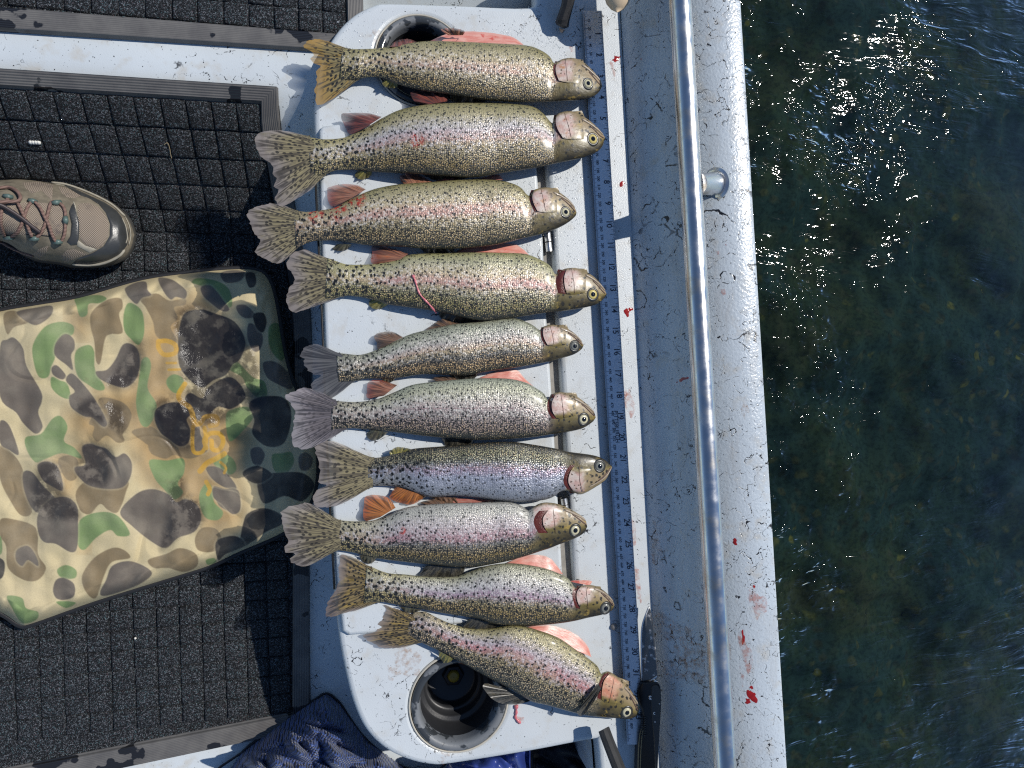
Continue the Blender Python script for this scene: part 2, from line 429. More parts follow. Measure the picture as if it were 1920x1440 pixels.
# ------------------------------------------------------------------ tray
def ring_px(cx, cy, r, z, n=48):
    c = W(cx, cy, z); rr = r * (W(cx + 1, cy, z) - c).length
    return [(c.x + rr * math.cos(2 * math.pi * k / n), c.y + rr * math.sin(2 * math.pi * k / n)) for k in range(n)], c, rr
TRAY = empty('side_tray', W(820, 720, 0))
tag(TRAY, 'white moulded side tray with two round cup holders, under the row of trout', 'tray')
BODY_L = [(1000, -400), (1004, -6), (990, 12), (860, 8), (730, 4), (700, 8), (664, 26), (634, 55), (611, 92), (599, 132), (592, 180), (588, 220), (593, 350), (600, 550), (609, 750), (617, 950), (625, 1100), (636, 1200),
          (648, 1262), (663, 1320), (686, 1369), (722, 1405), (764, 1426), (808, 1436), (850, 1434), (994, 1411), (1112, 1389), (1121, 1396), (1128, 1480), (1140, 1900)]
def build_tray():
    lp = []
    raw = BODY_L
    pts = [raw[0]] + [tuple(p) for p in crom(raw[1:-1], 4)] + [raw[-1]]
    for p in pts: q = W(p[0], p[1], 0); lp.append((q.x, q.y))
    for (x, y) in ((1275, 1900), (1142, -400)): q = W(x, y, 0); lp.append((q.x, q.y))
    h1, c1, r1 = ring_px(790, 114, 84, 0); h2, c2, r2 = ring_px(861, 1317, 90, 0)
    # channel between lid and side ledge
    ch_l = [(1006, 262), (1008, 316), (1019, 440), (1026, 590), (1033, 690), (1040, 800), (1046, 910), (1053, 1020), (1060, 1150)]
    ch_r = [(1082, 1150), (1073, 1020), (1066, 910), (1059, 800), (1052, 690), (1045, 590), (1037, 440), (1026, 316), (1022, 262)]
    chan = [(W(x, y, 0).x, W(x, y, 0).y) for x, y in ch_l + ch_r]
    plate('tray_body', [lp, h1, h2, chan], 0.0, -.026, .006, M['tray'], TRAY)
    # skirt wall down to the floor
    sk = [W(p[0], p[1], 0) for p in pts[1:-1]]
    ins = []
    C = W(840, 720, 0)
    for i, p in enumerate(sk):
        t = (sk[min(i + 1, len(sk) - 1)] - sk[max(i - 1, 0)]); nrm = Vector((-t.y, t.x, 0)).normalized()
        if nrm.dot(C - p) < 0: nrm = -nrm
        ins.append(p + nrm * .003)
    v = []
    for p in ins: v += [(p.x, p.y, -.018), (p.x, p.y, -.09), (p.x, p.y, -.30)]
    pyobj('tray_wall', v, grid_faces(len(ins), 3), M['tray'], TRAY)
    # channel floor
    q = [W(x, y, 0) for x, y in ((1000, 255), (1030, 255), (1090, 1160), (1052, 1160))]
    mb = MB(); mb.prism([(p.x, p.y, -.012) for p in q], .004)
    mb.build('hinge_channel', plain('grimy_channel', (.26, .245, .22), .6, var=.5, scale=90), TRAY, False)
    # lid
    ld = [(604, 236), (640, 231), (760, 234), (990, 240), (1002, 250), (1007, 316), (1018, 440), (1025, 590), (1032, 690), (1039, 800), (1045, 910), (1052, 1020), (1058, 1140), (1050, 1150), (1000, 1155), (850, 1172),
          (700, 1188), (655, 1192), (642, 1184), (633, 1100), (626, 1000), (619, 900), (612, 700), (606, 550), (601, 400), (599, 300), (598, 245)]
    lid = plate('lid', [[(W(x, y, .006).x, W(x, y, .006).y) for x, y in ld]], .0065, -.002, .004, M['tray'], TRAY)
    # black strip standing in for the shaded gap along the lid's left edge
    mb = MB(); mb.tube([W(591, 330, .0005), W(604, 600, .0005), (W(615, 880, .0005)), W(627, 1105, .0005)], .0012, 6)
    mb.build('gap_strip', M['black_rubber'], TRAY)
    # hinges
    for (x0, y0, x1, y1) in ((1026, 436, 1030, 472), (1057, 934, 1061, 958)):
        A, B = W(x0, y0, -.003), W(x1, y1, -.003)
        mb = MB(); mb.tube([A, B], .0042, 20); o = mb.build('hinge_pin', M['steel'], TRAY); sharp(o)
        mb = MB(); mb.tube([A + (B - A) * .48, A + (B - A) * .53], .0048, 20); mb.build('hinge_knuckle', M['black_rubber'], o)
    # cup holders
    rim = NB('grey_cup_plastic'); p = rim.pos()
    wet = rim.step(rim.noise(p, 38, 3, .6), .46, .50)
    rim.set(col=rim.mix(wet, (.17, .18, .19), (.045, .05, .055)), rough=rim.step(wet, 0, 1, .5, .16), normal=rim.bump(rim.noise(p, 260, 3), .2, .001))
    inner = plain('dark_cup_plastic', (.028, .029, .032), .4, var=.3, bumps=.15)
    seal = plain('yellowed_sealant', (.50, .47, .40), .7, var=.2, scale=150)
    for (c, r) in ((c1, r1), (c2, r2)):
        mb = MB(); mb.lathe(c, [(r * .985, -.006), (r * .985, .0012), (r * .96, .003), (r * .90, .0036), (r * .83, .002), (r * .80, -.004), (r * .78, -.012)], 64)
        cup = mb.build('cup_holder', rim.m, TRAY)
        mb = MB(); mb.lathe(c, [(r * .78, -.012), (r * .755, -.040), (r * .73, -.043), (r * .66, -.0435), (r * .64, -.046), (r * .63, -.055), (r * .59, -.0565), (r * .565, -.057), (r * .55, -.060), (r * .54, -.069), (r * .50, -.071), (r * .2, -.0715), (0.0005, -.0715)], 72); mb.build('cup_well', inner, cup)
        mb = MB(); mb.lathe(c, [(r * 1.0, .0002), (r * 1.012, .0012), (r * 1.03, .0010), (r * 1.045, -.0004)], 64); mb.build('sealant_bead', seal, cup)
    return c2, r2
CUP, CUPR = build_tray()
def tray_z(px, py):
    if 600 < px < 1058 and 240 < py < 1185: return .0065
    return 0.0

# brass drain plug and an orange scrap in the bottom of the lower cup
def build_plug():
    cup = [o for o in TRAY.children if o.name.startswith('cup_holder')][1]
    c = CUP + Vector((.002, .003, -.0715)); black = M['black_rubber']
    mb = MB(); mb.lathe(c, [(.0135, .0), (.0135, .003), (.012, .0045), (.0085, .005), (.0080, .004)], 6); mb.build('drain_nut', black, cup, False)
    mb = MB(); mb.lathe(c, [(.0075, .0035), (.0070, .0075), (.0045, .0085), (.0005, .0085)], 24); mb.build('drain_plug', plain('brass_yellow', (.50, .33, .04), .35), cup)
    q = CUP + Vector((.012, .024, -.054)); mb = MB(); d = Vector((.9, -.35, 0)).normalized(); e = Vector((.35, .9, 0)).normalized()
    mb.prism([q - d * .008 - e * .003, q + d * .008 - e * .0022, q + d * .008 + e * .0022, q - d * .008 + e * .0026], .0025)
    o = mb.build('orange_scrap', plain('orange_plastic', (.55, .16, .03), .4), None, False); tag(o, 'small orange scrap lying inside the lower round cup holder', 'scrap')
build_plug()

# ------------------------------------------------------------------ ruler
def build_ruler():
    def zr(py): return .0055 + .0050 * py / 1440
    def rp(s, py):                                         # s = 0 left edge .. 1 right edge
        xl = 1091 + .0612 * py; xr = 1127 + .0590 * py
        return xl + (xr - xl) * s
    t = empty('steel_ruler', W(1140, 720, 0)); tag(t, 'long aluminium ruler with inch and millimetre scales beside the trout heads', 'ruler')
    ys = np.linspace(20, 1396, 40); v = []
    for y in ys:
        for (s, dz) in ((0, -.0030), (0, 0), (1, 0), (1, -.0012), (0, -.0030)):
            v.append(W(rp(s, y), y, zr(y) + dz))
    o = pyobj('ruler_blade', v, grid_faces(len(ys), 5) + [(0, 1, 2, 3), tuple(39 * 5 + k for k in (3, 2, 1, 0))], M['alu'], t, False)
    mb = MB(); mt = MB()
    def tick(m, s0, s1, py, w):
        z = zr(py) + .00015
        a, b_ = W(rp(s0, py), py - w, z), W(rp(s1, py), py - w, z); c, d = W(rp(s1, py), py + w, z), W(rp(s0, py), py + w, z)
        m.add([a, b_, c, d], [(3, 2, 1, 0)])
    def inch(k): return 22.5 + 39.6 * k + .012 * k * k
    for k in range(0, 34):
        for j in range(16):
            y = inch(k + j / 16.0)
            if y > 1392: break
            L = .30 if j == 0 else .24 if j == 8 else .17 if j % 4 == 0 else .11 if j % 2 == 0 else .07
            tick(mb, 1 - L, .995, y, .42)
    for k in range(1, 870):
        y = inch(k / 25.4)
        if y > 1390: break
        L = .2 if k % 10 == 0 else .15 if k % 5 == 0 else .08
        tick(mt, .02, .02 + L, y, .28)
    def text(m, s, size, s_pos, py, bold=0.0):
        cu = bpy.data.curves.new('t', 'FONT'); cu.body = s; cu.size = 1.0; cu.align_x = 'CENTER'; cu.align_y = 'CENTER'; cu.offset = bold; cu.resolution_u = 3
        ob = bpy.data.objects.new('t', cu); COL.objects.link(ob); dg = bpy.context.evaluated_depsgraph_get()
        me = bpy.data.meshes.new_from_object(ob.evaluated_get(dg))
        z = zr(py) + .0002; c = W(rp(s_pos, py), py, z); u = (W(rp(s_pos, py + 1), py + 1, z) - c); w = W(rp(s_pos, py) + 1, py, z) - c
        vv = [c + u * (x.co.x * size) + w * (x.co.y * size) for x in me.vertices]
        m.add(vv, [tuple(p.vertices) for p in me.polygons])
        bpy.data.objects.remove(ob); bpy.data.curves.remove(cu); bpy.data.meshes.remove(me)
    for k in range(1, 35):
        y = inch(k)
        if y < 1380: text(mb, str(k), 15, .72, y + 1 if k < 10 else y, .012)
    for k in range(10, 860, 10):
        y = inch(k / 25.4)
        if y < 1380: text(mt, str(k), 6.6, .30, y, .02)
    text(mb, 'PITTSBURGH', 10.5, .47, 800, .012)
    mb.build('inch_scale', M['ink'], t, False, False); mt.build('millimetre_scale', M['ink'], t, False, False)
build_ruler()

# ------------------------------------------------------------------ floor mats
b = NB('mat_carpet'); p = b.pos()
n1 = b.noise(p, 900, 2, .8); n2 = b.noise(p, 340, 3, .7); cc = b.sep(b.vor(p, 1250).outputs['Color'])
f = b.mul(b.step(cc[0], .5, .95), b.step(n2, .34, .6))
c = b.mix(f, (.006, .0068, .0085), b.mix(cc[1], (.075, .085, .10), (.29, .315, .34)))  # pale flecks put the sparkle of the pile into its colour
c = b.mix(b.mul(b.step(cc[2], .95, .98), .5), c, (.16, .30, .33)); c = b.mix(b.mul(b.step(cc[1], .97, .99), .4), c, (.30, .20, .22))
M['carpet'] = b.set(col=c, rough=.72, spec=.35, normal=b.bump(b.add(n1, n2), .9, .003))
b = NB('mat_border'); p = b.pos(); a = b.attr('along'); ac = b.sep(a.outputs['Vector'])
rib = b.math('SINE', b.mul(ac[1], 2600))
wet = b.step(b.add(b.noise(p, 13, 3, .6), b.mul(b.noise(p, 70, 3), .12)), .605, .615)
dust = b.noise(p, 40, 5, .65)
c = b.mix(b.step(dust, .3, .7), (.105, .10, .098), (.16, .152, .142))
c = b.mix(b.mul(b.step(rib, -.2, .9), .35), c, (.075, .072, .07))
c = b.mix(wet, c, (.018, .018, .02))
M['border'] = b.set(col=c, rough=b.step(wet, 0, 1, .62, .16), normal=b.bump(rib, .35, .0008))

CUSH = [(-70, 604), (0, 583), (75, 570), (150, 557), (267, 524), (367, 510), (433, 504), (475, 505), (500, 518), (516, 560), (533, 660), (550, 720), (572, 765), (590, 815), (594, 893), (578, 950), (536, 996), (450, 1035), (394, 1061), (322, 1084), (180, 1128), (64, 1169), (38, 1172), (12, 1155), (-20, 1142), (-70, 1150)]
def inside(px, py, poly):
    r = False; n = len(poly)
    for i in range(n):
        x0, y0 = poly[i]; x1, y1 = poly[(i + 1) % n]
        if (y0 > py) != (y1 > py) and px < (x1 - x0) * (py - y0) / (y1 - y0) + x0: r = not r
    return r
def bar(name, outer, inner, mat, parent, h=.007, n=40):
    """a border strip between two lines (world xy); follows the floor"""
    V = []; A = []
    O = resample([(p.x, p.y, 0) for p in outer], n); I = resample([(p.x, p.y, 0) for p in inner], n); wd = float(np.linalg.norm(O[0] - I[0])); run = 0
    sec = [(0, 0), (.06, h), (.9, h * 1.0), (1, h * .2)]
    for i in range(n):
        o = Vector(O[i]); k = Vector(I[i]); run += float(np.linalg.norm(O[i] - O[i - 1])) if i else 0
        for (s, z) in sec:
            q = o + (k - o) * s; V.append((q.x, q.y, zf(q.y) + .001 + z)); A.append((run, s * wd, 0))
    o = pyobj(name, V, grid_faces(n, 4), mat, parent, True, {'along': A}); sharp(o, 30)
    if sum(pl.normal.z for pl in o.data.polygons) < 0: o.data.flip_normals()
    return o
def block_mesh(sx, sy):
    """one raised carpet square, unit centred"""
    v = []; f = []
    prof = [(.985, .0), (.955, .0018), (.82, .0027), (0, .0029)]
    n = 12; ring = []
    for (s, z) in prof[:-1]:
        for k in range(n):
            a = 2 * math.pi * (k + .5) / n; ca, sa = math.cos(a), math.sin(a); m = max(abs(ca), abs(sa)); m = m ** .92
            v.append((ca / m * s * sx / 2, sa / m * s * sy / 2, z))
    v.append((0, 0, prof[-1][1]))
    for i in range(2):
        for k in range(n): f.append((i * n + k, i * n + (k + 1) % n, (i + 1) * n + (k + 1) % n, (i + 1) * n + k))
    for k in range(n): f.append((2 * n + k, 2 * n + (k + 1) % n, 3 * n))
    me = bpy.data.meshes.new('carpet_block'); me.from_pydata(v, [], f); me.materials.append(M['carpet'])
    me.polygons.foreach_set('use_smooth', [True] * len(f))
    return me
def carpet(t, TR, du, dv, nu, nv, limit):
    """squares laid from the top right corner; du to the left, dv down (world xy vectors)"""
    me = block_mesh(du.length, dv.length); ang = math.atan2(-du.y, -du.x); k = 0; cand = []
    for i in range(nu):
        for j in range(nv):
            q = TR + du * (i + .5) + dv * (j + .5)
            z = zf(q.y) + .0022; px, py = PIX((q.x, q.y, z))
            if px < -30 or py < -30 or py > 1470: continue
            if inside(px, py, CUSH) and inside(px - 16, py - 16, CUSH) and inside(px + 16, py + 16, CUSH): continue
            if px < 190 and 352 < py < 488: continue
            lit = px < 455
            cand.append((not lit, (px - 960) ** 2 + (py - 720) ** 2, q, z))
    cand.sort(key=lambda c: (c[0], c[1]))
    for n, (_, _, q, z) in enumerate(cand):
        if n < limit:
            o = bpy.data.objects.new('carpet_block', me); COL.objects.link(o); o.parent = t; o.matrix_parent_inverse = Matrix.Translation(-t.location)
            sl = (zf(q.y + .01) - zf(q.y - .01)) / .02
            o.location = (q.x, q.y, z); o.rotation_euler = (math.atan(sl), 0, ang + random.uniform(-.03, .03))
            o.scale = (random.uniform(.96, 1.02), random.uniform(.97, 1.02) * math.hypot(1, sl), random.uniform(.8, 1.2))
    rest = cand[limit:]
    if rest:
        mb = MB()
        for (_, _, q, z) in rest:
            R = Matrix.Translation((q.x, q.y, z)) @ Matrix.Rotation(ang, 4, 'Z')
            mb.add([R @ v.co for v in me.vertices], [tuple(p.vertices) for p in me.polygons])
        o = mb.build('carpet_blocks', M['carpet'], t, True, False); o['kind'] = 'stuff'
def mat_base(t, quad, n=50):
    V = []; a, b_, c, d = [Vector((q[0], q[1], 0)) for q in quad]
    for i in range(n):
        s = i / (n - 1)
        for j in range(6):
            u = j / 5; q = (a + (b_ - a) * u) * (1 - s) + (d + (c - d) * u) * s
            V.append((q.x, q.y, zf(q.y) + .0020))
    o = pyobj('backing', V, grid_faces(n, 6), M['carpet'], t)
    if sum(pl.normal.z for pl in o.data.polygons) < 0: o.data.flip_normals()
def v2(p): return Vector((p.x, p.y, 0))
def build_mats():
    # lower mat, under the shoe and the cushion
    t = empty('floor_mat', WF(300, 260)); tag(t, 'black waffle floor mat with wet rubber border under the shoe and camouflage cushion', 'floor mat')
    oTR, iTR = v2(WF(522, 166)), v2(WF(489, 197)); oBR, iBR = v2(WF(583, 1362)), v2(WF(548, 1333))
    oTL, iTL = v2(WF(-120, 124)), v2(WF(-120, 160)); oBL, iBL = v2(WF(-120, 1511)), v2(WF(-120, 1463))
    oR = [oTR] + [v2(WF(*q)) for q in ((528, 245), (560, 420), (584, 600), (585, 850), (581, 1100))] + [oBR]
    iR = [iTR] + [v2(WF(*q)) for q in ((494, 270), (528, 450), (549, 620), (549, 850), (549, 1100))] + [iBR]
    bar('border', [oTL, oTR], [iTL, iTR], M['border'], t, n=30); bar('border', [Vector(q) for q in crom(oR, 6)], [Vector(q) for q in crom(iR, 6)], M['border'], t, n=80); bar('border', [oBR, oBL], [iBR, iBL], M['border'], t, n=30)
    mat_base(t, [iTL, iTR + Vector((.02, 0, 0)), iBR + Vector((.02, 0, 0)), iBL])
    du = (iTL - iTR).normalized() * .0262; H_ = (iBR - iTR); nv = round(H_.length / .0245); dv = H_ / nv
    nu = 18
    carpet(t, iTR, du, dv, nu, nv, 298)
    # upper mat at the top edge
    t = empty('floor_mat', WF(300, 20)); tag(t, 'black waffle floor mat with grey rubber border in the top left corner', 'floor mat')
    oBR, iBR = v2(WF(684, 104)), v2(WF(651, 68)); oBL, iBL = v2(WF(-120, 53)), v2(WF(-120, 6)); up = (iBR - iTR).normalized() if False else Vector((-.03, 1, 0)).normalized()
    oTR, iTR2 = oBR + up * .5, iBR + up * .5; iTL = iBL + up * .5
    bar('border', [oBR, oBL], [iBR, iBL], M['border'], t, n=20); bar('border', [oTR, oBR], [iTR2, iBR], M['border'], t, n=20)
    mat_base(t, [iTL, iTR2, iBR, iBL])
    carpet(t, iBR - up * .0245 * 0 + up * .0245 * 4, du, -up * .0245, 32, 4, 298)
build_mats()

# ------------------------------------------------------------------ camouflage cushion
def z2(*pts): return [(x / 3.0, 480 + y / 3.0) for x, y in pts]
def z3(*pts): return [(x * .375, 900 + y * .375) for x, y in pts]
CAMO = {
 'brown': [z2((510,330),(550,280),(620,240),(680,240),(690,290),(670,330),(690,430),(620,440),(590,470),(565,600),(540,590),(530,480),(510,400)),
  z2((790,240),(880,210),(950,250),(1040,240),(1040,275),(980,290),(1000,350),(960,400),(1000,480),(960,495),(880,450),(860,370),(820,290)),
  z2((560,800),(620,800),(700,830),(740,890),(720,960),(690,1000),(700,1040),(660,1050),(600,1010),(550,1045),(520,1010),(530,960),(500,940),(540,870)),
  z2((840,960),(900,990),(1000,1060),(1080,1060),(1130,1080),(1130,1120),(1060,1140),(980,1120),(930,1140),(850,1110),(830,1040)),
  z2((330,1140),(400,1120),(440,1160),(430,1250),(380,1260),(340,1200)), z3((380,60),(450,0),(630,0),(630,60),(590,160),(540,150),(500,120),(450,170),(400,150)),
  z3((0,200),(60,195),(180,240),(190,370),(230,440),(190,500),(120,500),(40,440),(30,330),(0,280)), z3((410,480),(470,390),(560,340),(620,350),(650,390),(560,410),(520,480),(480,590),(430,560)),
  z3((740,400),(830,370),(900,340),(980,370),(985,430),(920,460),(840,440),(770,440)), z3((975,290),(1010,240),(1070,240),(1100,270),(1110,330),(1060,360),(990,350)),
  z2((0,1070),(60,1100),(120,1180),(150,1300),(180,1440),(120,1460),(60,1380),(0,1250)), z2((740,990),(800,965),(850,980),(840,1060),(800,1040)), z2((20,330),(90,310),(160,370),(80,400),(40,440))],
 'gray': [z2((705,180),(760,150),(820,145),(830,190),(850,220),(800,235),(770,270),(730,240),(710,210)), z2((890,125),(960,130),(1010,160),(1050,200),(1040,240),(990,230),(960,245),(920,200)),
  z2((40,470),(80,460),(130,520),(150,620),(230,760),(235,820),(215,880),(240,960),(200,1000),(130,940),(90,880),(0,790),(0,510)), z2((345,450),(380,440),(415,470),(420,520),(400,560),(410,640),(370,610),(310,560),(310,500)),
  z2((290,630),(320,615),(370,670),(350,695),(300,670)), z2((370,700),(400,660),(450,700),(530,800),(600,930),(580,960),(520,910),(470,900),(400,850),(390,790),(420,760)),
  z2((690,500),(740,495),(780,540),(785,630),(760,700),(700,740),(620,720),(560,690),(540,650),(600,640),(650,580)), z2((0,930),(50,950),(100,1080),(100,1120),(50,1090),(0,1050)),
  z2((460,1080),(500,1055),(550,1070),(600,1085),(650,1130),(700,1110),(740,1160),(735,1240),(690,1300),(600,1310),(500,1290),(440,1240),(420,1190),(480,1170)), z2((210,1180),(260,1155),(320,1180),(350,1260),(350,1320),(300,1300),(240,1260)),
  z2((130,1220),(180,1215),(240,1290),(300,1350),(330,1400),(300,1440),(200,1440),(140,1330)), z3((190,170),(250,100),(330,85),(385,130),(390,220),(385,340),(350,360),(280,320),(220,310),(190,260)),
  z3((600,160),(680,70),(760,45),(840,70),(880,110),(930,95),(990,130),(1005,200),(970,260),(890,290),(830,340),(760,310),(660,230)), z2((1160,1190),(1230,1190),(1300,1250),(1330,1310),(1260,1300),(1190,1250)),
  z2((1200,1300),(1260,1310),(1340,1320),(1350,1420),(1310,1440),(1230,1400)), z3((1065,40),(1110,50),(1190,70),(1200,150),(1160,170),(1110,120),(1070,90)), z2((1080,970),(1120,960),(1130,1010),(1170,1080),(1140,1110),(1090,1090),(1075,1030)),
  z3((530,500),(560,430),(640,405),(720,430),(760,470),(700,520),(600,560),(520,580),(500,560)), z3((265,550),(280,500),(320,490),(370,520),(370,580),(320,600),(280,590)), z3((85,350),(140,330),(180,380),(190,430),(140,400),(110,430),(80,400)),
  z2((100,310),(200,290),(290,280),(290,330),(230,380),(180,385),(110,340)), z2((1330,280),(1380,275),(1420,310),(1440,340),(1380,350),(1340,320)), z2((1400,380),(1450,400),(1480,460),(1460,530),(1420,530),(1390,450)), z2((1480,600),(1560,600),(1640,680),(1640,750),(1560,720),(1500,680)),
  z2((1410,1090),(1460,1075),(1490,1120),(1460,1180),(1420,1160)), z2((1680,1130),(1720,1105),(1760,1140),(1740,1200),(1690,1200)), z2((1240,100),(1300,80),(1380,90),(1350,140),(1270,150)), z2((1130,175),(1180,165),(1220,200),(1250,240),(1290,300),(1250,310),(1180,260),(1140,220))],
 'dark': [z2((1040,320),(1130,300),(1200,320),(1320,370),(1380,480),(1350,580),(1310,610),(1270,670),(1200,700),(1140,740),(1070,700),(1010,620),(1000,500),(1010,400)),
  z2((1280,680),(1350,720),(1380,800),(1300,860),(1220,850),(1150,930),(1090,900),(1060,840),(1040,800),(1070,770),(1140,800),(1170,740)), z2((880,860),(950,825),(1020,830),(1080,880),(1050,920),(1070,980),(1060,1050),(1010,1070),(950,1030),(900,990),(870,920)),
  z2((1400,830),(1480,790),(1600,800),(1640,900),(1600,1050),(1500,1070),(1420,1000),(1430,920)), z2((1450,1240),(1560,1220),(1700,1220),(1770,1290),(1700,1380),(1600,1350),(1480,1390)), z2((1370,1210),(1450,1180),(1530,1230),(1450,1280),(1380,1250)),
  z3((1250,160),(1320,140),(1400,170),(1410,220),(1330,260),(1260,310),(1200,330),(1220,200)), z2((1425,330),(1480,320),(1500,370),(1480,430),(1440,400)), z2((1380,100),(1430,95),(1440,160),(1400,175)), z3((1080,310),(1150,280),(1200,290),(1220,330),(1130,370),(1090,400)), z3((-40,390),(10,395),(25,430),(10,490),(-40,490))],
 'green': [z2((185,500),(250,400),(340,370),(410,390),(410,440),(350,470),(310,510),(310,570),(290,620),(270,680),(220,680),(190,600)), z2((420,240),(470,225),(560,220),(600,240),(560,265),(500,270),(490,330),(450,340),(430,280)),
  z2((695,330),(720,265),(770,280),(805,330),(810,440),(780,500),(740,470),(700,420)), z2((430,530),(500,500),(530,540),(535,640),(590,740),(550,755),(490,720),(440,680),(420,610)), z2((290,680),(340,700),(380,720),(395,800),(340,790),(290,740)),
  z2((795,590),(830,570),(850,620),(830,740),(880,830),(870,900),(830,960),(790,940),(765,830),(780,700)), z2((145,1020),(230,1000),(290,920),(340,900),(380,960),(360,1040),(420,1080),(460,1140),(350,1110),(260,1140),(200,1160),(150,1090)),
  z2((840,1150),(940,1150),(1030,1140),(1035,1220),(1000,1280),(1030,1330),(980,1370),(920,1310),(870,1250)), z2((940,690),(980,665),(1030,690),(1030,760),(980,770),(940,730)), z2((1080,150),(1110,125),(1220,140),(1290,190),(1305,280),(1260,280),(1210,200),(1140,170)),
  z2((1290,600),(1330,590),(1420,680),(1490,710),(1500,810),(1440,790),(1390,740),(1360,680),(1290,640)), z2((1270,900),(1310,860),(1400,850),(1430,900),(1360,990),(1290,1040)), z3((1000,60),(1040,10),(1070,60),(1070,110),(1115,160),(1090,200),(1030,190),(1000,130)),
  z2((1200,1150),(1250,1110),(1310,1140),(1330,1200),(1290,1230),(1220,1190)), z2((1510,410),(1550,375),(1600,420),(1610,540),(1580,590),(1520,520)), z2((1530,1120),(1580,1110),(1640,1105),(1650,1170),(1590,1240),(1540,1200)),
  z3((400,200),(500,160),(590,180),(650,270),(590,280),(550,250),(480,290),(420,350),(385,310)), z3((285,450),(330,425),(380,450),(375,490),(310,490)), z3((35,580),(110,590),(130,640),(190,660),(180,700),(110,715),(60,640)), z3((280,610),(330,605),(380,615),(330,640)), z3((1030,400),(1070,390),(1080,410),(1040,425)), z3((-20,280),(5,285),(12,340),(5,370),(-20,370))],
 'wet': [z2((590,720),(690,600),(740,500),(800,520),(800,640),(760,710),(690,750)), z2((420,860),(520,800),(600,900),(610,960),(700,1000),(700,860),(640,820),(560,800),(590,930),(520,920)), z2((1000,300),(1200,300),(1400,480),(1500,800),(1380,880),(1100,940),(990,500)), z2((860,820),(1090,820),(1090,1080),(940,1060)),
  z2((210,1170),(350,1190),(360,1330),(440,1420),(430,1480),(200,1450)), z2((460,1060),(620,1080),(620,1240),(560,1290),(450,1240)), z3((890,90),(1010,110),(1010,230),(880,290),(800,340)), z2((950,1300),(1030,1240),(1040,1380),(960,1400)), z2((740,480),(800,480),(790,520))],
 'stain': [z2((540,760),(760,700),(780,480),(900,300),(1040,220),(1250,260),(1060,420),(1000,760),(1260,860),(1420,1000),(1330,1200),(1360,1480),(1200,1560),(1040,1420),(800,1220),(700,960),(640,1040),(480,1060),(380,900),(560,780)),
  z2((400,330),(500,330),(480,440),(420,430)), z2((290,1150),(400,1080),(480,1060),(430,1260),(360,1500),(480,1640),(400,1560),(330,1330))],
}
STROKES = [  # faded yellow lettering (photo z2 pixels), width
 ([(890,480),(940,478),(985,500),(985,545),(925,555),(893,520),(890,480)], 26), ([(938,602),(990,602)], 14), ([(948,640),(1012,638)], 14),
 ([(1040,720),(1005,780),(1020,820),(1065,850),(1085,900),(1095,950)], 28), ([(1095,950),(1130,940),(1155,905),(1215,905),(1220,945),(1180,955)], 26), ([(1085,960),(1082,1060),(1095,1105),(1140,1100),(1160,1040),(1150,965)], 22),
 ([(1160,1080),(1150,1035),(1180,1000),(1235,1000),(1255,1045),(1232,1090),(1195,1085),(1190,1040)], 26), ([(1125,1210),(1165,1165),(1215,1140),(1262,1112)], 30), ([(1160,1270),(1180,1310),(1170,1340)], 24), ([(1240,1160),(1270,1190),(1262,1220)], 16)]
